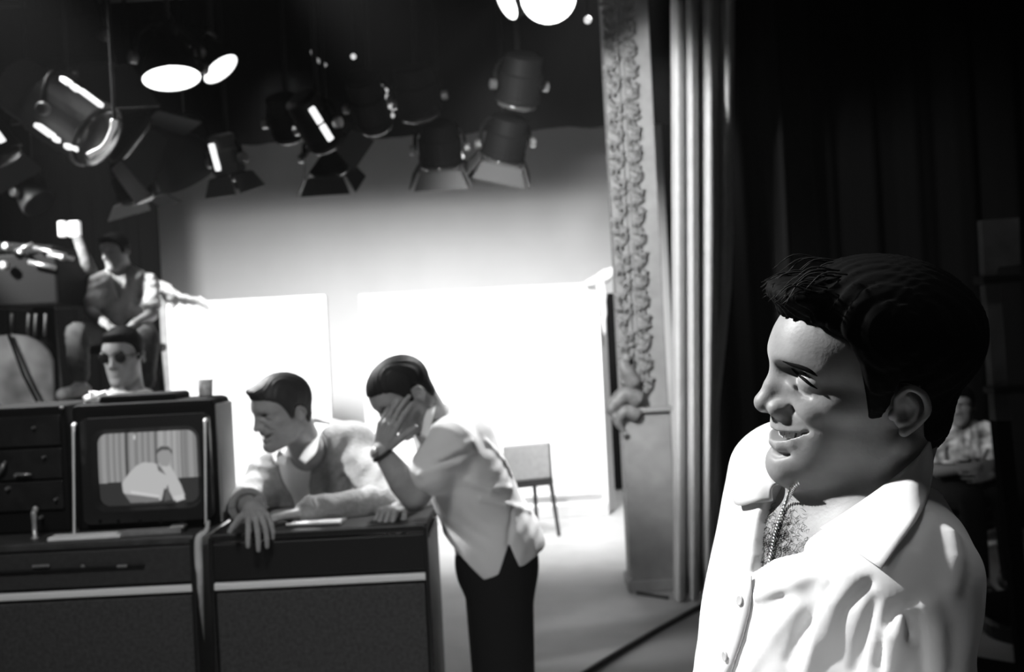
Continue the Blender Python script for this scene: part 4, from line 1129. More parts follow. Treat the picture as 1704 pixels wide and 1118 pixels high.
def body1(p):
    d = head_world(f1_, p)
    d = smin(d, s_cap(p, f1_.to_world((-20, 0, -45)), M1 + (0, -.03, .03), .054, .060), .02)
    d = smin(d, torso1(p, 0), .03)
    d = smin(d, s_chain(p, [SL1, EL1, WL1], [.046, .040, .027]), .03); d = smin(d, s_chain(p, [SR1, ER1, WR1], [.046, .040, .026]), .03)
    d = smin(d, hand_sdf(p, hR1), .010); d = smin(d, hand_sdf(p, hL1), .010)
    for s in (1, -1):
        h = HP1 + B1[:, 1] * .09 * s; k = np.array([h[0], h[1] - .03, .48]); a = np.array([h[0], h[1] + .02, .09])
        d = smin(d, s_chain(p, [h, k, a, a + (F1 * .14) - (0, 0, .05)], [.08, .052, .036, .028]), .03)
    return d
def two_level(name, f, lo, hi, zc, h1, h2, material, root):
    Vu, Qu = mesh_sdf(f, (lo[0], lo[1], zc), hi, h1); Vl, Ql = mesh_sdf(f, lo, (hi[0], hi[1], zc + h2 * 2), h2)
    return np_mesh(name, np.concatenate([Vu, Vl]), np.concatenate([Qu, Ql + len(Vu)]), material, root)
bx = lambda *pts: (np.min(pts, 0), np.max(pts, 0))
two_level('body', body1, (-1.25, 2.78, -.02), (-.22, 4.0, 1.72), 0.98, .0034, .009, M_skin2, p1)
def shirt1(p):
    d = torso1(p, .009)
    d = smax(d, -s_cap(p, f1_.to_world((-20, 0, -45)), M1 + (0, -.03, .03), .060, .064), .005)
    return smax(d, .95 - p[:, 2], .005)
M_shirt1 = mat('pale_shirt', 0.85, rough=.85, bump=.1, bscale=25)
sh1 = sdf_obj('shirt', shirt1, (-1.2, 3.05, .9), (-.25, 4.0, 1.6), .005, M_shirt1, p1)
def knit(p, d, amp=.004):
    return d + amp * np.sin(p[:, 2] * 52 + 6 * np.sin(p[:, 0] * 14 + p[:, 1] * 9)) * np.sin(p[:, 0] * 31 + 5 * np.sin(p[:, 2] * 17 + 1))
def card1(p):
    d = torso1(p, .020)
    d = smin(d, s_chain(p, [SL1, EL1, WL1 + (EL1 - WL1) * .08], [.064, .060, .046]), .035)
    d = smin(d, s_chain(p, [SR1, ER1, ER1 * .35 + WR1 * .65], [.058, .066, .054]), .035)
    m = np.abs(d) < .03
    if m.any(): d[m] = knit(p[m], d[m])
    # sleeve folds at the bent elbow
    for a, b in ((W(620, 790, 3.2), W(655, 815, 3.15)), (W(600, 820, 3.1), W(650, 838, 3.1)), (W(395, 800, 3.15), W(450, 815, 3.05))):
        d = smax(d, -s_cap(p, a, b, .006), .012)
    q = (p - M1.astype(F32)) @ B1.astype(F32)
    z = p[:, 2]
    half = .040 + .11 * np.clip((z - 1.10) / .32, 0, 1)
    d = smax(d, -np.maximum(np.abs(q[:, 1] + .015) - half * .62, -.02 - q[:, 0]), .006)
    d = smax(d, -s_cap(p, f1_.to_world((-20, 0, -45)), M1 + (0, -.03, .03), .066, .070), .006)
    for h_, wr, el in ((hR1, WR1, ER1), (hL1, WL1, EL1)):
        pass
    return smax(d, .90 - z, .005)
M_card = mat('grey_knit', 0.24, rough=.95, spec=.05, noise=.12, nscale=60, bump=.5, bscale=120, sheen=.4)
card = sdf_obj('cardigan', card1, (-1.25, 2.85, .86), (-.22, 4.0, 1.6), .0042, M_card, p1)
def tapes(pts, r, name, m_, par): P, R = spline(pts, r, 6); return MB().tube(P, R, 10).build(name, m_, par, smooth=True, local=False)
dn = nrm(WR1 - ER1); cc_ = ER1 * .36 + WR1 * .64
tapes([cc_ + np.cross(dn, (0, 0, 1)) * .048 * math.cos(a) + np.cross(dn, np.cross(dn, (0, 0, 1))) * .048 * math.sin(a) for a in np.linspace(0, 6.3, 11)], [.012] * 11, 'cuff', M_card, card)
dn = nrm(WL1 - EL1); cc_ = EL1 * .10 + WL1 * .90
tapes([cc_ + np.cross(dn, (0, 0, 1)) * .038 * math.cos(a) + np.cross(dn, np.cross(dn, (0, 0, 1))) * .038 * math.sin(a) for a in np.linspace(0, 6.3, 11)], [.010] * 11, 'cuff', M_card, card)
# shirt collar leaves
def leaf(fold, outer, m_, par, bulge=.006, bdir=(0, -1, .3), th=.0022):
    MB().sheet(loft_sheet(fold, outer, 0, 6, 0, bulge, bdir), th).build('collar', m_, par, smooth=True, local=False)
leaf([W(497, 764, 3.22), W(510, 740, 3.28), W(522, 712, 3.36)], [W(508, 772, 3.20), W(526, 752, 3.26), W(532, 722, 3.35)], M_shirt1, sh1)
leaf([W(478, 762, 3.20), W(468, 752, 3.22), W(462, 740, 3.27)], [W(474, 778, 3.18), W(458, 770, 3.20), W(452, 752, 3.25)], M_shirt1, sh1)
hair_obj(f1_, p1, M_hair2, thick=9, quiff=2)
head_children(f1_, p1, M_hair2)
def trousers(root, hp, B, legs, zt, material, name='trousers', h=.009, f=None, hr=.145, lr=(.098, .074, .064)):
    def fn(p):
        d = s_ell(p, hp - (0, 0, .02), (hr, .18, .16), B)
        for hh2, k, a in legs: d = smin(d, s_chain(p, [hh2, k, a], lr), .035)
        return smax(d, p[:, 2] - zt, .004)
    lo_, hi_ = limb_bounds([hp] + [x for L_ in legs for x in L_], .2)
    lo_[2] = max(lo_[2], -.02)
    return sdf_obj(name, f or fn, lo_, hi_, h, material, root)
trousers(p1, HP1, B1, [(HP1 + B1[:, 1] * .09 * s, HP1 + B1[:, 1] * .09 * s + (0, -.03, -.45), HP1 + B1[:, 1] * .09 * s + (0, .02, -.85)) for s in (1, -1)], .98, mat('grey_trousers', .06, rough=.9))
for s in (1, -1): shoe(p1, (HP1 + B1[:, 1] * .09 * s) * (1, 1, 0), F1, M_shoe)

# ---------------- man bent over the console end, hand over his face
f2_ = Frame(W(680, 653, 3.10), (-0.93, -0.36, 0), math.radians(4), math.radians(-33), 0.00098)
p2 = empty('person', (W(828, 925, 3.24)[0], 3.24, 0), 'man in a pale short-sleeved shirt bent over the console, hand over his face', 'person')
SN2, SF2 = W(748, 738, 3.06), W(742, 745, 3.38)
EN2, WN2 = W(690, 828, 3.04), W(634, 750, 3.02)
EF2, WF2 = W(716, 842, 3.36), W(664, 848, 3.12)
HP2 = W(826, 925, 3.24); M2 = (SN2 + SF2) / 2
CH2 = W(772, 782, 3.22); BL2 = W(812, 872, 3.24)
B2 = basis((-1, -.12, 0))
hN2 = hand_caps(WN2, W(645, 712, 3.005) - WN2, (.55, .80, .15), -1, ((22, 12, 8), (20, 14, 8), (20, 16, 10), (22, 20, 12)), spread=1.5, thumb=(10, 10, 8), thumb_out=34)
hF2 = hand_caps(WF2, W(640, 852, 3.02) - WF2, (-.1, .2, -1), 1, ((62, 80, 50), (64, 82, 50), (66, 84, 50), (66, 84, 50)), spread=2, thumb=(35, 30, 20), thumb_out=32)
up2 = nrm(CH2 - BL2); BT2 = basis((-.75, -.1, -.65), up2)
BT2 = np.stack([nrm(np.cross(np.cross(up2, BT2[:, 0]), up2)), nrm(np.cross(up2, np.cross(np.cross(up2, BT2[:, 0]), up2))), up2], 1)
NK2 = W(720, 706, 3.22)
def torso2(p, o):
    d = s_ell(p, CH2, (.120 + o, .175 + o, .19 + o), BT2)
    d = smin(d, s_ell(p, BL2, (.115 + o, .160 + o, .19 + o), BT2), .08)
    d = smin(d, s_ell(p, HP2 + (0.0, 0, .0), (.120 + o, .165 + o, .14 + o), B2), .07)
    d = smin(d, s_cap(p, SN2, SF2, .056 + o), .05)
    d = smin(d, s_cap(p, NK2, CH2 + up2 * .10 + np.array([.03, 0, .02]), .055 + o, .085 + o), .05)
    return d
def neck2(p, o): return s_cap(p, f2_.to_world((-22, 0, -42)), NK2 + (.015, 0, -.02), .054 + o, .062 + o)
def body2(p):
    d = head_world(f2_, p, smile=0.0)
    d = smin(d, neck2(p, 0), .02)
    d = smin(d, torso2(p, 0), .03)
    d = smin(d, s_chain(p, [SN2, EN2, EN2 * .65 + WN2 * .35, WN2], [.050, .043, .045, .027]), .02); d = smin(d, s_chain(p, [SF2, EF2, WF2], [.048, .041, .027]), .03)
    d = smin(d, hand_sdf(p, hN2), .008); d = smin(d, hand_sdf(p, hF2), .008)
    for s in (1, -1):
        h = HP2 + B2[:, 1] * .08 * s; k = np.array([h[0] + .0, h[1], .48]); a = np.array([h[0] + .03, h[1], .09])
        d = smin(d, s_chain(p, [h, k, a, a + B2[:, 0] * .14 - (0, 0, .05)], [.08, .052, .036, .028]), .03)
    return d
two_level('body', body2, (-.55, 2.75, -.02), (.28, 3.62, 1.72), 0.98, .0030, .009, M_skin2, p2)
M_shirt2 = mat('light_grey_shirt', 0.66, rough=.85, spec=.1, bump=.15, bscale=22)
SE2 = SN2 * .48 + EN2 * .52; SFe = SF2 * .5 + EF2 * .5
fold2 = [([(735, 760), (770, 742), (785, 735)], 1), ([(722, 775), (760, 760), (782, 752)], -1), ([(810, 735), (840, 770), (850, 790)], 1), ([(820, 800), (860, 820), (878, 818)], -1), ([(800, 830), (840, 840), (880, 850)], 1), 
         ([(780, 800), (815, 815), (850, 812)], 1), ([(845, 905), (850, 880), (852, 850)], -1), ([(700, 790), (735, 778), (765, 770)], 1)]
def shirt2_base(p):
    d = torso2(p, .014)
    d = smin(d, s_cap(p, SN2 + (.004, 0, 0), SE2, .068, .074), .035); d = smin(d, s_cap(p, SF2, SFe, .066, .072), .035)
    skirt = s_cap(p, W(806, 880, 3.24), W(822, 938, 3.24), .150, .172)          # loose tails
    skirt = s_ell(p, W(822, 915, 3.24), (.158, .185, .17), B2)
    return smin(d, skirt, .05)
f2c = [([march(shirt2_base, CAMP, ray(x, y), 2.2, 4.2) for x, y in pl], s) for pl, s in fold2]
f2c = [(p, s) for p, s in f2c if all(abs(float(shirt2_base(np.array([q], F32))[0])) < .01 for q in p)]
HEMX = [W(x, 930, 3.1)[0] for x in (700, 753, 805, 848, 872, 897, 930)]; HEMZ = [zf(x, y, 3.1) for x, y in ((700, 870), (753, 912), (805, 960), (848, 943), (872, 938), (897, 925), (930, 915))]
def shirt2(p):
    d = shirt2_base(p)
    m = np.abs(d) < .03
    if m.any():
        pm, dm = p[m], d[m]
        for pts, s in f2c:
            c = s_chain(pm, pts, [.003] + [.007] * (len(pts) - 2) + [.003]); dm = smin(dm, c + .003, .022) if s > 0 else smax(dm, -c - .002, .016)
        d[m] = knit(pm, dm, .0015)
    d = smax(d, s_plane(p, SE2 + (SE2 - SN2) * .02, SE2 - SN2), .004) if False else d
    d = smax(d, -neck2(p, .010), .005)
    # hem, with a vent in the side seam
    hem = np.interp(p[:, 0], HEMX, HEMZ)
    d = smax(d, hem - p[:, 2], .004)
    vx = W(848, 930, 3.05)[0]
    vent = np.maximum(np.abs(p[:, 0] - vx) - (zf(848, 905, 3.05) - p[:, 2]) * .38, p[:, 1] - HP2[1])
    return smax(d, -vent, .004)
sh2 = sdf_obj('shirt', shirt2, (-.5, 2.8, .80), (.30, 3.7, 1.5), .0042, M_shirt2, p2)
leaf([W(700, 726, 3.05), W(706, 690, 3.07), W(714, 648, 3.12)], [W(712, 730, 3.02), W(722, 690, 3.06), W(728, 658, 3.14)], mat('white_cotton', .8), sh2, .004)
leaf([W(690, 712, 3.14), W(694, 690, 3.2), W(706, 662, 3.3)], [W(680, 724, 3.14), W(684, 700, 3.22), W(708, 650, 3.34)], mat('white_cotton', .8), sh2, .004)
hair_obj(f2_, p2, mat('dark_brown_hair', .014, rough=.6, spec=.15), thick=7, quiff=0)
head_children(f2_, p2, mat('dark_brown_hair', .014), teeth=False)
# wrist watch
wd = nrm(EN2 - WN2); wc_ = WN2 + wd * .012
u_ = nrm(np.cross(wd, (0, 1, 0))); v_ = np.cross(wd, u_)
wt = tapes([wc_ + (u_ * math.cos(a) + v_ * math.sin(a)) * .032 for a in np.linspace(0, 6.28, 15)], [.006] * 15, 'watch_strap', mat('black_strap', .012, rough=.6), p2)
MB().lathe([(.016, -.002), (.017, .003), (.014, .006), (.001, .006)], Matrix.Translation(Vector(wc_ + nrm(np.array((-.7, -.6, .2))) * .033)) @ rot_to((-.7, -.6, .2)).to_4x4(), 18).build('watch_face', mat('dull_metal', .4), wt, smooth=True, local=False)
legs2 = [(HP2 + B2[:, 1] * .08 * s, np.array([HP2[0] + B2[0, 1] * .08 * s, HP2[1] + B2[1, 1] * .08 * s, .48]), np.array([HP2[0] + .03, HP2[1] + B2[1, 1] * .08 * s, .07])) for s in (1, -1)]
trousers(p2, HP2, B2, legs2, 1.0, M_dark_trousers, h=.006, hr=.136, lr=(.108, .092, .07))
for s in (1, -1): shoe(p2, (HP2 + B2[:, 1] * .08 * s + (.03, 0, 0)) * (1, 1, 0), B2[:, 0], M_shoe)

# ---------------- man with dark glasses behind the monitor
f3_ = Frame(W(208, 594, 4.2), (-0.10, -1, 0), 0, math.radians(-3), 0.00100)
n3 = W(212, 662, 4.25)
p3 = empty('person', (n3[0], 4.28, 0), 'man in dark glasses looking over the top of the monitor', 'person')
S3a, S3b = n3 + (-.19, .03, -.09), n3 + (.19, .03, -.09)
def tor3(p, o):
    d = s_cap(p, S3a, S3b, .055 + o)
    d = smin(d, s_ell(p, n3 + (0, .03, -.25), (.17 + o, .11 + o, .22 + o)), .06); d = smin(d, s_ell(p, n3 + (0, .03, -.52), (.16 + o, .115 + o, .2 + o)), .06)
    d = smin(d, s_cap(p, n3, S3a, .05 + o), .05); d = smin(d, s_cap(p, n3, S3b, .05 + o), .05)
    for s, S in ((-1, S3a), (1, S3b)): d = smin(d, s_chain(p, [S, S + (.03 * s, .02, -.28), S + (.0, -.08, -.5)], [.05 + o, .042 + o, .03 + o]), .03)
    return d
h3 = [hand_caps(S + (0, -.08, -.52), (0, -.15, -1), (-s, 0, 0), -s, (20, 20, 15)) for s, S in ((-1, S3a), (1, S3b))]
def body3(p):
    d = smin(head_world(f3_, p, smile=0.0, fine=False), s_cap(p, f3_.to_world((-15, 0, -45)), n3 + (0, .03, -.03), .054, .06), .02)
    d = smin(d, tor3(p, 0), .03)
    for h in h3: d = smin(d, hand_sdf(p, h), .01)
    for s in (1, -1): d = smin(d, s_chain(p, [(n3[0] + .09 * s, 4.28, .9), (n3[0] + .09 * s, 4.26, .48), (n3[0] + .1 * s, 4.3, .09), (n3[0] + .1 * s, 4.16, .04)], [.08, .052, .036, .028]), .03)
    return d
sdf_obj('body', body3, (n3[0] - .4, 3.95, -.02), (n3[0] + .4, 4.6, 1.85), .007, M_skin2, p3)
sdf_obj('shirt', lambda p: smax(smax(tor3(p, .012), -s_cap(p, f3_.to_world((-15, 0, -45)), n3 + (0, .03, -.03), .058, .064), .004), .92 - p[:, 2], .004), (n3[0] - .4, 3.95, .8), (n3[0] + .4, 4.6, 1.7), .008, mat('pale_shirt', .62), p3)
trousers(p3, np.array([n3[0], 4.28, .92]), basis((0, -1, 0)), [((n3[0] + .09 * s, 4.28, .9), (n3[0] + .09 * s, 4.26, .48), (n3[0] + .1 * s, 4.3, .07)) for s in (1, -1)], 1.0, M_dark_trousers)
for s in (1, -1): shoe(p3, (n3[0] + .1 * s, 4.28, 0), (0, -1, 0), M_shoe)
hair_obj(f3_, p3, M_hair, .006, thick=9, quiff=5)
m = MB()
for s in (1, -1):
    R_ = Matrix(np.column_stack([f3_.vec((0, 1, 0)), f3_.vec((0, 0, 1)), f3_.vec((1, 0, 0))]).tolist())
    m.lathe([(.022, -.003), (.026, .0), (.022, .003), (.001, .004)], Matrix.Translation(Vector(f3_.to_world((108, 33 * s, 8)))) @ R_.to_4x4(), 16)
    m.tube([f3_.to_world((108, 56 * s, 12)), f3_.to_world((60, 72 * s, 12)), f3_.to_world((-8, 78 * s, 10))], .003, 6)
m.tube([f3_.to_world((112, 9, 12)), f3_.to_world((116, 0, 14)), f3_.to_world((112, -9, 12))], .003, 6)
m.build('dark_glasses', mat('black_plastic', .010, rough=.2, spec=.5), p3, smooth=True, local=False)

# ---------------- man seated high on the camera crane
f4_ = Frame(W(196, 420, 6.8), (-0.45, -0.9, 0), 0, math.radians(-6), 0.00104)
n4 = W(204, 458, 6.85)
HP4 = W(206, 538, 6.95)
S4a, S4b = W(166, 474, 6.8), W(246, 474, 6.9)
K4a, A4a = W(128, 556, 6.45), W(134, 640, 6.45); K4b, A4b = W(246, 566, 6.45), W(240, 650, 6.45)
E4a, H4a = W(150, 518, 6.7), W(178, 540, 6.5); E4b, H4b = W(252, 524, 6.75), W(222, 540, 6.5)
p4 = empty('person', HP4 * (1, 1, 0) + np.array([0, 0, HP4[2] - .12]), 'man in a light open shirt sitting high on the camera crane', 'person')
def tor4(p, o):
    d = s_cap(p, S4a, S4b, .058 + o)
    d = smin(d, s_ell(p, (M_ := (S4a + S4b) / 2) * .6 + HP4 * .4 + (0, 0, .02), (.175 + o, .12 + o, .22 + o)), .06)
    d = smin(d, s_ell(p, HP4, (.17 + o, .13 + o, .14 + o)), .06)
    d = smin(d, s_cap(p, n4, S4a, .05 + o), .05); return smin(d, s_cap(p, n4, S4b, .05 + o), .05)
h4 = [hand_caps(H4a, (.6, -.5, -.3), (0, 0, -1), 1, (25, 25, 15)), hand_caps(H4b, (-.6, -.5, -.3), (0, 0, -1), -1, (25, 25, 15))]
def body4(p):
    d = smin(head_world(f4_, p, smile=0.0, fine=False), s_cap(p, f4_.to_world((-15, 0, -45)), n4 + (0, .02, -.03), .054, .06), .02)
    d = smin(d, tor4(p, 0), .03)
    d = smin(d, s_chain(p, [S4a, E4a, H4a], [.05, .042, .028]), .03); d = smin(d, s_chain(p, [S4b, E4b, H4b], [.05, .042, .028]), .03)
    for h in h4: d = smin(d, hand_sdf(p, h), .01)
    for s, K, A in ((-1, K4a, A4a), (1, K4b, A4b)): d = smin(d, s_chain(p, [HP4 + (.09 * s, 0, -.03), K, A, A + (-.03, -.12, -.05)], [.085, .056, .038, .03]), .03)
    return d
lo4, hi4 = limb_bounds([HP4, A4a, A4b, K4a, K4b, f4_.O, S4a, S4b], .22)
sdf_obj('body', body4, lo4, hi4, .0085, M_skin2, p4)
M_shirt4 = mat('open_light_shirt', .55, rough=.9, noise=.12, nscale=10, bump=.2, bscale=14)
def shirt4(p):
    d = tor4(p, .014); d = smin(d, s_cap(p, S4a, S4a * .4 + E4a * .6, .066, .074), .03); d = smin(d, s_cap(p, S4b, S4b * .4 + E4b * .6, .066, .074), .03)
    d = knit(p, d, .006)
    d = smax(d, -s_cap(p, f4_.to_world((-15, 0, -45)), n4 + (0, .02, -.03), .062, .066), .004)
    q = p - n4.astype(F32)
    return smax(smax(d, -np.maximum(np.abs(q[:, 0] - .0) - .045 - q[:, 2] * .25, q[:, 1]), .004), HP4[2] - .08 - p[:, 2], .004)
s4 = sdf_obj('shirt', shirt4, lo4, hi4, .008, M_shirt4, p4)
leaf([n4 + (-.06, -.06, .02), n4 + (-.07, -.02, .05), n4 + (-.06, .04, .06)], [n4 + (-.13, -.09, -.06), n4 + (-.15, -.03, -.01), n4 + (-.13, .04, .03)], M_shirt4, s4)
leaf([n4 + (.06, -.06, .02), n4 + (.07, -.02, .05), n4 + (.06, .04, .06)], [n4 + (.12, -.10, -.06), n4 + (.15, -.03, -.01), n4 + (.13, .04, .03)], M_shirt4, s4)
def trs4(p):
    d = s_ell(p, HP4 - (0, 0, .02), (.19, .15, .13))
    for s, K, A in ((-1, K4a, A4a), (1, K4b, A4b)): d = smin(d, s_chain(p, [HP4 + (.09 * s, 0, -.03), K, A * .8 + K * .2], [.105, .078, .062]), .03)
    return knit(p, d, .004)
sdf_obj('trousers', trs4, lo4, hi4, .010, mat('work_trousers', .09, rough=.9, noise=.25, nscale=9), p4)
for s, A in ((-1, A4a), (1, A4b)):
    sdf_obj('shoe', lambda p: s_cap(p, A + (0, .05, -.035), A + (-.05, -.15, -.052), .045, .04), A - .3, A + .3, .009, mat('pale_canvas_shoe', .5), p4)
hair_obj(f4_, p4, M_hair, .007, thick=8, quiff=4)

# ---------------- person in a patterned shirt, seated in the dark
f5_ = Frame(W(1600, 676, 6.2), (-0.6, -.8, 0), 0, 0, 0.001)
n5 = W(1594, 708, 6.22)
p5 = empty('person', (n5[0] + .02, 6.3, 0.42), 'person in a light patterned shirt sitting in the dark behind the smiling man', 'person')
S5a, S5b = n5 + (-.15, -.0, -.06), n5 + (.17, .02, -.06); HP5 = np.array([n5[0] + .02, 6.32, .52])
E5a, W5a = S5a + (-.03, -.10, -.20), S5a + (.14, -.26, -.16); E5b, W5b = S5b + (.02, -.10, -.21), S5b + (-.10, -.28, -.22)
def tor5(p, o):
    d = smin(s_cap(p, S5a, S5b, .055 + o), s_ell(p, n5 + (.01, .03, -.22), (.16 + o, .11 + o, .2 + o)), .05)
    d = smin(d, s_ell(p, HP5 + (0, 0, .06), (.165 + o, .13 + o, .18 + o)), .06)
    d = smin(d, s_cap(p, n5, S5a, .045 + o), .04); return smin(d, s_cap(p, n5, S5b, .045 + o), .04)
h5 = [hand_caps(W5a, (1, -.1, 0), (0, 1, 0), 1, (25, 25, 15)), hand_caps(W5b, (-1, -.1, 0), (0, 1, 0), -1, (25, 25, 15))]
L5 = [(HP5 + (.09 * s, 0, 0), HP5 + (.10 * s, -.42, .02), HP5 + (.10 * s, -.45, -.42)) for s in (1, -1)]
def body5(p):
    d = smin(head_world(f5_, p, smile=0.0, fine=False), s_cap(p, f5_.to_world((-15, 0, -45)), n5 + (0, .03, -.03), .05, .056), .02)
    d = smin(d, tor5(p, 0), .03)
    d = smin(d, s_chain(p, [S5a, E5a, W5a], [.045, .04, .027]), .03); d = smin(d, s_chain(p, [S5b, E5b, W5b], [.045, .04, .027]), .03)
    for h in h5: d = smin(d, hand_sdf(p, h), .01)
    for a, k, b in L5: d = smin(d, s_chain(p, [a, k, b, b + (0, -.12, -.05)], [.08, .055, .036, .028]), .03)
    return d
lo5, hi5 = limb_bounds([f5_.O, HP5] + [x for L_ in L5 for x in L_], .26)
lo5[2] = 0.0
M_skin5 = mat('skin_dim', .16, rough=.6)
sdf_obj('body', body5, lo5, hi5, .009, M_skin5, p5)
M_pat = mat('patterned_cotton', .50, rough=.9, noise=.75, nscale=16, detail=1.0)
def shirt5(p):
    d = tor5(p, .013); d = smin(d, s_chain(p, [S5a, E5a, E5a * .6 + W5a * .4], [.062, .060, .055]), .03); d = smin(d, s_chain(p, [S5b, E5b, E5b * .6 + W5b * .4], [.062, .060, .055]), .03)
    d = knit(p, d, .005)
    return smax(smax(d, -s_cap(p, f5_.to_world((-15, 0, -45)), n5 + (0, .03, -.03), .058, .06), .004), .74 - p[:, 2], .004)
sdf_obj('shirt', shirt5, lo5, hi5, .008, M_pat, p5)
def trs5(p):
    d = smax(smin(s_ell(p, HP5, (.175, .14, .13)), tor5(p, .010), .02), p[:, 2] - .745, .003)
    for a, k, b in L5: d = smin(d, s_chain(p, [a, k, b], [.098, .075, .062]), .03)
    return d
sdf_obj('trousers', trs5, lo5, hi5, .011, M_dark_trousers, p5)
for a, k, b in L5: shoe(p5, (b[0], b[1], 0), (0, -1, 0), M_shoe)
hair_obj(f5_, p5, M_hair, .007, thick=9, quiff=3)
st = empty('audience_chair', (HP5[0], HP5[1], 0), 'dark chair under the person in the patterned shirt', 'chair')
MB().box((0, 0, .37), (.44, .44, .05), bevel=.015).build('seat', M_chl, st); MB().box((0, .23, .66), (.42, .04, .34), bevel=.015).build('backrest', M_chl, st)
for sx in (-.18, .18):
    for sy in (-.18, .2): MB().tube([(sx, sy, .36), (sx * 1.1, sy * 1.1, 0)], [.018, .014], 8).build('leg', M_chl, st)

# ------------------------------------------------------------------ camera crane under the seated man
cr = empty('camera_crane', (HP4[0], HP4[1], 0), 'dark camera crane carrying the seated man at the left', 'crane')
def Lc(p): return np.asarray(p, float)
zs_ = HP4[2] - .16
MB().box((HP4[0], HP4[1] + .02, zs_ - .02), (.44, .40, .06), bevel=.02).build('seat', M_lampblack if 'M_lampblack' in globals() else M_blackmetal, cr, local=False)
MB().tube([(HP4[0], HP4[1] + .05, zs_ - .04), (HP4[0], HP4[1] + .10, .32)], .05, 12).build('seat_post', M_blackmetal, cr, smooth=True, local=False)
zfoot = min(A4a[2], A4b[2]) - .10
MB().box(((A4a[0] + A4b[0]) / 2, 6.45, zfoot - .035), (1.0, .55, .05), bevel=.01).build('foot_platform', M_blackmetal, cr, local=False)
MB().tube([(HP4[0], HP4[1] + .10, zfoot - .05), ((A4a[0] + A4b[0]) / 2, 6.45, zfoot - .05)], .04, 10).build('platform_arm', M_blackmetal, cr, smooth=True, local=False)
MB().box((HP4[0] - .1, HP4[1] + .15, .22), (1.5, .9, .22), bevel=.03).build('dolly', M_blackmetal, cr, local=False)
for sx in (-.6, .6):
    for sy in (-.38, .38):
        MB().lathe([(.11, -.03), (.125, -.02), (.125, .02), (.11, .03)], Matrix.Translation((HP4[0] - .1 + sx, HP4[1] + .15 + sy, .125)) @ Matrix.Rotation(math.radians(90), 4, 'Y'), 18).build('wheel', mat('black_rubber', .03), cr, local=False)
P, R = spline([W(262, 556, 6.9), W(266, 600, 6.9), W(272, 662, 6.9)], [.02] * 3, 4)
MB().tube(P, R, 8).build('side_rail', M_blackmetal, cr, smooth=True, local=False)
# the camera on its arm, left of the man
kx = W(60, 440, 6.6)
cm = empty('studio_camera', (kx[0], kx[1], kx[2]), 'dark studio camera with bright fittings left of the seated man', 'camera')
MB().box(W(70, 470, 6.6), (.48, .60, .34), bevel=.02).build('body', M_blackmetal, cm, local=False)
MB().box(W(66, 418, 6.55), (.36, .40, .07), Matrix.Rotation(.12, 3, 'Y'), bevel=.015).build('viewfinder', M_blackmetal, cm, local=False)
for x0_, y0_, x1_, y1_, r_ in ((48, 436, 92, 446, .017), (26, 418, 54, 405, .010), (56, 412, 110, 424, .012), (80, 424, 122, 430, .016)):
    MB().tube([W(x0_, y0_, 6.25), W(x1_, y1_, 6.25)], r_, 8).build('grab_bar', mat('worn_chrome', .75, rough=.35, metal=.9), cm, smooth=True, local=False)
for x_, y_, r_ in ((8, 442, .03), (12, 410, .026), (36, 420, .016), (105, 428, .022)):
    MB().lathe([(r_, -.01), (r_, .02), (r_ * .6, .03), (.002, .031)], Matrix.Translation(Vector(W(x_, y_, 6.24))) @ Matrix.Rotation(math.radians(90), 4, 'X'), 12).build('fitting', mat('worn_chrome', .75), cm, local=False)
for i, (xa_, xb_2) in enumerate(((97, 111), (113, 135))):
    MB().box((W(xa_, 381, 6.5) + W(xb_2, 381, 6.5)) / 2, ((xb_2 - xa_) / FPX * 6.5 * .9, .05, .105), bevel=.012).build('tally_light', mat('tally_glow', .8, emit=.55 if i == 0 else .4), cm, local=False)
MB().tube([W(128, 394, 6.5), W(140, 425, 6.5), W(150, 452, 6.5)], [.03, .035, .05], 10).build('pan_handle', mat('worn_grey', .2, noise=.5, nscale=20), cm, smooth=True, local=False)
for x_ in (20, 48, 60, 76):
    MB().tube([W(x_, 522, 6.3), W(x_ - 2, 560, 6.3)], .009, 6).build('cable_loop', mat('grey_cable', .12), cm, smooth=True, local=False)
MB().tube([W(70, 490, 6.6), (kx[0], 6.82, .33)], .07, 12).build('pedestal_column', M_blackmetal, cm, smooth=True, local=False)
# round-topped pale scenery piece with blotches
M_blotch = mat('blotched_canvas', .26, rough=.9, noise=.5, nscale=5, detail=2)
sy_ = 5.6
outl = [(-60, 690), (-60, 600)] + [(20 + 66 * math.sin(a) , 606 - 50 * math.cos(a)) for a in np.linspace(-1.2, 1.45, 10)] + [(86, 690)]
sp_e = empty('scenery_flat', W(20, 900, sy_) * (1, 1, 0), 'round-topped blotched pale scenery panel at the left edge behind the rack', 'panel')
pts_ = [W(x, y, sy_) for x, y in outl]; pts_[0] = np.array([pts_[0][0], sy_, 0.0]); pts_[-1] = np.array([pts_[-1][0], sy_, 0.0])
MB().prism(pts_, (0, .03, 0)).build('board', M_blotch, sp_e, local=False)
MB().tube([W(14, 556, sy_ - .03), W(40, 625, sy_ - .05), W(62, 668, sy_ - .05)], .010, 8).build('strut', M_blackmetal, sp_e, smooth=True, local=False)
MB().box((W(94, 640, sy_)[0], sy_, .64), (.035, .05, 1.28), bevel=.005).build('prop_pole', mat('grey_timber', .33), sp_e, local=False)
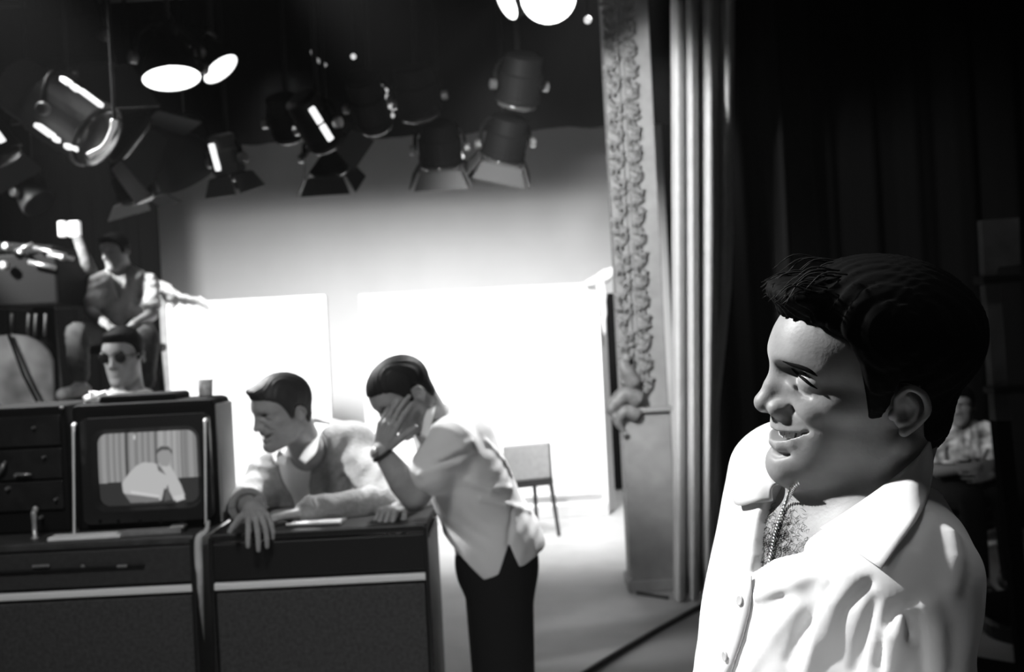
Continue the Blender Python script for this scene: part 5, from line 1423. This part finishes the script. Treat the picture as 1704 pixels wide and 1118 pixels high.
# ------------------------------------------------------------------ studio lamps on the grid
M_lampgrey = mat('lamp_grey', 0.07, rough=0.5, spec=0.4, noise=0.1, nscale=8)
M_lampblack = mat('lamp_black', 0.008, rough=0.6, spec=0.15)
M_flap = mat('barn_door_paint', 0.07, rough=0.55, spec=0.3)
def glow(name, s): return mat(name, 0.8, emit=s)
M_off = mat('dark_lens', 0.06, rough=0.15, spec=0.6)
def lamp(px, py, Y, aim, R, Ln, label, lit=0.0, flaps=(1, 1, 1, 1), flap_len=1.0, flap_ang=35, body=None, scoop=False, vents=0.0, vent_n=4, roll=0.0, beads=0, energy=0.0):
    """px,py: where the middle of the lamp mouth stands"""
    c = Vector(W(px, py, Y)); d = Vector(aim).normalized()
    body = body or M_lampgrey
    e = empty('studio_lamp', c, label, 'lamp', 'lamps hung on the lighting grid')
    Rm = rot_to(d) @ Matrix.Rotation(roll, 3, 'Z'); M4 = Rm.to_4x4()
    if scoop:
        prof = [(R, 0.0), (R * 1.03, -0.01), (R * .97, -.25 * Ln), (R * .72, -.65 * Ln), (R * .35, -.92 * Ln), (.06, -Ln), (.055, -Ln - .08), (.01, -Ln - .085)]
        inner = [(R * .98, -.005), (R * .92, -.25 * Ln), (R * .66, -.6 * Ln), (R * .3, -.85 * Ln), (.02, -.9 * Ln)]
        m = MB(); m.lathe(prof, M4, 28, True); m.build('reflector', body, e, smooth=True)
        m = MB(); m.lathe(inner, M4, 28, True); m.build('inner_face', glow('lit_reflector_%d' % int(lit * 10), lit) if lit else M_flap, e, smooth=True)
        m = MB(); m.sphere(M4 @ Vector((0, 0, -.45 * Ln)), R * .28, None, 14, 10); m.build('bulb', glow('bulb_%d' % int(lit * 30), lit * 3) if lit else M_off, e, smooth=True)
    else:
        prof = [(R * .98, -.01), (R * 1.04, -.012), (R * 1.04, -.05), (R, -.055), (R, -.6 * Ln), (R * .9, -.63 * Ln), (R * .86, -.95 * Ln), (R * .6, -Ln), (.01, -Ln)]
        m = MB(); m.lathe(prof, M4, 28); m.build('housing', body, e, smooth=False)
        m = MB(); m.lathe([(R * .96, -.004), (R * .9, .018), (R * .6, .035), (.01, .042)], M4, 28); m.build('lens', glow('lit_lens_%d' % int(lit * 10), lit) if lit else M_off, e, smooth=True)
    # yoke, pivots, clamp and hanger
    m = MB(); zc_ = -.35 * Ln
    side = Rm @ Vector((1, 0, 0)); side.z = 0
    side = side.normalized() if side.length > .01 else Vector((1, 0, 0))
    pc_ = M4 @ Vector((0, 0, zc_)); pts = []
    for k in range(13):
        a = math.pi * k / 12
        pts.append(pc_ + side * (R * 1.18 * math.cos(a)) + Vector((0, 0, (R * 1.35) * math.sin(a) ** .6)))
    m.tube(pts, .012, 8); m.build('yoke', M_lampblack, e, smooth=True)
    for s in (-1, 1):
        kk = MB(); kk.lathe([(.03, 0), (.03, .03), (.02, .035)], Matrix.Translation(pc_ + side * s * R * 1.17) @ rot_to(side * s).to_4x4(), 12); kk.build('pivot_knob', mat('lamp_knob', .5, rough=.3, metal=.8), e)
    top = pc_ + Vector((0, 0, R * 1.35))
    zc2 = 4.25 - c.z
    MB().tube([top, Vector((top.x, top.y, max(zc2, top.z + .15)))], .014, 8).build('hanger_rod', M_lampblack, e, smooth=True)
    MB().box((top.x, top.y, max(zc2, top.z + .15) - .02), (.07, .09, .10), bevel=.01).build('clamp', M_lampblack, e)
    # barn doors
    for k, on in enumerate(flaps):
        if not on: continue
        a = math.pi / 2 * k; fl = R * 1.25 * flap_len * (on if on is not True else 1); w0, w1 = R * .92, R * 1.25
        o = Vector((math.cos(a), math.sin(a), 0)); t_ = Vector((-math.sin(a), math.cos(a), 0)); h = Vector((0, 0, 0.01)) + o * R * 1.03
        fa_ = math.radians(flap_ang); dr = o * math.sin(fa_) + Vector((0, 0, 1)) * math.cos(fa_); nn = (o * math.cos(fa_) - Vector((0, 0, 1)) * math.sin(fa_)) * .006
        q = [h - t_ * w0, h + t_ * w0, h + t_ * w1 + dr * fl, h - t_ * w1 + dr * fl]
        m = MB(); m.prism([M4 @ x for x in q], Rm @ nn); m.tube([M4 @ (h - t_ * w0 * .9), M4 @ (h + t_ * w0 * .9)], .009, 6)
        m.build('barn_door', M_flap, e)
    # cooling slots along the housing
    for k in range(int(vent_n) if vents else 0):
        zz2 = -.12 * Ln - .75 * Ln * (k + .5) / vent_n
        a0 = math.radians(vents)
        p2 = M4 @ Vector((R * 1.005 * math.cos(a0), R * 1.005 * math.sin(a0), zz2))
        Rv = Rm @ Matrix.Rotation(a0, 3, 'Z')
        m = MB(); m.box(p2, (.014, .035, .66 * Ln / vent_n), Rv, bevel=.005); m.build('cooling_slot', glow('slot_light', 1.3), e)
    for k in range(beads):
        a0 = 2.2 + .5 * (k % 3); p2 = M4 @ Vector((R * 1.01 * math.cos(a0), R * 1.01 * math.sin(a0), -.15 * Ln - .2 * Ln * (k // 3)))
        m = MB(); m.sphere(p2, .016, None, 8, 6); m.build('vent_hole', glow('hole_light', .55), e, smooth=True)
    return e
D = Vector
big = lamp(163, 229, 4.6, (0.80, -.10, -.58), .155, .50, 'big grey lamp at the left with two rows of lit cooling slots', 0.0, (0, 0, 0, 0), body=mat('silver_housing', .16, rough=.6))
for x0_, y0_, x1_, y1_, r_ in ((104, 131, 117, 140, .017), (121, 143, 130, 150, .016), (134, 150, 169, 176, .015), (62, 208, 87, 226, .022), (91, 230, 97, 234, .013), (111, 242, 117, 246, .016), (125, 247, 128, 249, .008)):
    a_, b_ = Vector(W(x0_, y0_, 4.44)), Vector(W(x1_, y1_, 4.40)); dd_ = (b_ - a_)
    m = MB(); m.box((a_ + b_) / 2, (r_ * 1.7, .02, dd_.length), rot_to(dd_), bevel=.004); m.build('cooling_slot', glow('slot_light', 1.3), big, local=False)
lamp(128, 118, 5.4, (.1, .2, -1), 0.204, 0.408, 'dim lamp with wide dark barn doors hanging above the big grey lamp', 0, (1, 1, 1, 1), .95, 18, M_lampblack)
lamp(222, 232, 5.9, (.75, .45, -.62), 0.177, 0.448, 'lamp with a square grey barn door right of the big grey lamp', 0, (1, 1, 0, 1), 1.1, 20, M_lampblack)
lamp(286, 132, 4.7, (.15, -.16, -.95), .135, .24, 'lit scoop lamp with a bright mouth, left of the picture\'s top', 1.6, (0, 0, 0, 0), scoop=True, body=M_lampblack)
lamp(368, 116, 5.2, (.62, -.10, -.80), .105, .22, 'smaller lit scoop lamp just right of the bright-mouthed scoop', 1.1, (0, 0, 0, 0), scoop=True, body=M_lampblack)
lamp(322, 292, 6.45, (.35, .5, -.8), 0.222, 0.314, 'round dull scoop lamp under the lit scoops', 0, (0, 0, 0, 0), scoop=True, body=M_lampgrey)
lamp(384, 290, 5.4, (.15, .3, -1), 0.084, 0.220, 'small lamp with a flared door and one bright slot beside the round dull scoop', 0, (1, 1, 1, 1), .9, 22, M_lampgrey, vents=-90, vent_n=1)
lamp(484, 226, 5.7, (.1, .5, -.8), 0.098, 0.244, 'small lamp showing a few lit vent holes, first right of the dull scoop', 0, (0, 1, 0, 0), .6, 40, M_lampblack, beads=4)
lamp(545, 236, 5.3, (.35, .6, -.7), 0.104, 0.289, 'lamp hung on two thin rods with a bright slotted side', 0, (1, 0, 1, 0), 1.0, 30, M_lampblack, vents=215, vent_n=2)
lamp(625, 205, 6.1, (.1, .7, -.55), 0.117, 0.359, 'pierced conical lamp with rows of lit holes', 0, (0, 0, 0, 0), body=M_lampblack, beads=9)
lamp(548, 283, 6.2, (.05, .5, -1), 0.124, 0.248, 'lamp with a pale door low before the backcloth, left of three', 0, (1, 1, 1, 1), .7, 30, M_lampblack)
lamp(734, 272, 6.2, (.0, .5, -1), 0.132, 0.264, 'lamp with a pale lit door low before the backcloth, middle of three', 0, (1, 1, 1, 1), .7, 30, M_lampblack, beads=3)
lamp(836, 262, 6.2, (-.3, .5, -1), 0.132, 0.264, 'lamp with a tilted pale door low before the backcloth, right of three', 0, (1, 1, 1, 1), .7, 30, M_lampblack, roll=.5)
lamp(912, -4, 4.4, (-.08, -.75, -.62), .125, .30, 'round lit lamp at the top edge with a bright disc face', 2.2, (0, 0, 0, 0), scoop=True, body=M_lampblack)
lamp(842, 4, 5.0, (-.85, -.30, -.50), 0.094, 0.289, 'lit lamp seen edge-on at the top, left of the round bright disc', 1.6, (0, 0, 0, 0), scoop=True, body=M_lampblack)
lamp(700, 190, 5.9, (.1, .5, -.9), 0.128, 0.287, 'unlit dark lamp above the middle of the backcloth', 0, (0, 0, 0, 0), .8, 35, M_lampblack)
lamp(860, 170, 5.9, (-.2, .5, -.9), 0.128, 0.287, 'unlit dark lamp above the right part of the backcloth', 0, (0, 0, 0, 0), .8, 35, M_lampblack)
lamp(8, 262, 5.0, (.5, .2, -.85), .10, .28, 'small lamp at the left edge with one bright wedge door', 0, (1, 0, 0, 1), 1.0, 35, M_lampblack, vents=160, vent_n=1)
lamp(66, 340, 6.5, (.6, -.2, -.7), .11, .26, 'small dim lamp low at the left under the big grey lamp', 0, (0, 0, 0, 0), scoop=True, body=M_lampgrey)
lamp(230, 330, 6.8, (.2, .2, -.9), .13, .28, 'dim lamp just above the head of the seated crane man', 0, (1, 1, 0, 0), .7, 40, M_lampblack)
# bright curved yoke and small pilot lights
for px, py, Y, lab in ((978, 33, 4.6, 'small pilot lamp hanging right of the round lit lamp'), (588, 94, 6.6, 'small pilot lamp high above the pierced conical lamp')):
    e = empty('pilot_lamp', W(px, py, Y), lab, 'lamp')
    MB().sphere((0, 0, 0), .018, None, 10, 8).build('bulb', glow('pilot_light', .8), e, smooth=True)
    MB().tube([(0, 0, .014), (0, 0, 4.25 - float(W(px, py, Y)[2]))], .006, 6).build('cord', M_lampblack, e)
for pts, lab in (([W(190, 200, 4.25), W(187, 216, 4.25), W(172, 243, 4.25), W(147, 259, 4.25)], 'bright curved yoke strap between two lamps at the left'), ([W(520, 84, 6.4), W(525, 97, 6.4), W(543, 109, 6.4)], 'short bright curved strap above the lamp on two rods')):
    P, R = spline(pts, [.016, .012, .010, .013][:len(pts)], 6)
    e = empty('lamp_strap', P[0], lab, 'strap')
    MB().tube(P, R, 8).build('strap', mat('glint_steel', .85, rough=.3, emit=.25), e, smooth=True, local=False)  # weak emission stands in for light glinting on the strap
    MB().tube([P[0], np.array([P[0][0], P[0][1], 4.3])], .008, 6).build('rod', M_lampblack, e, local=False)
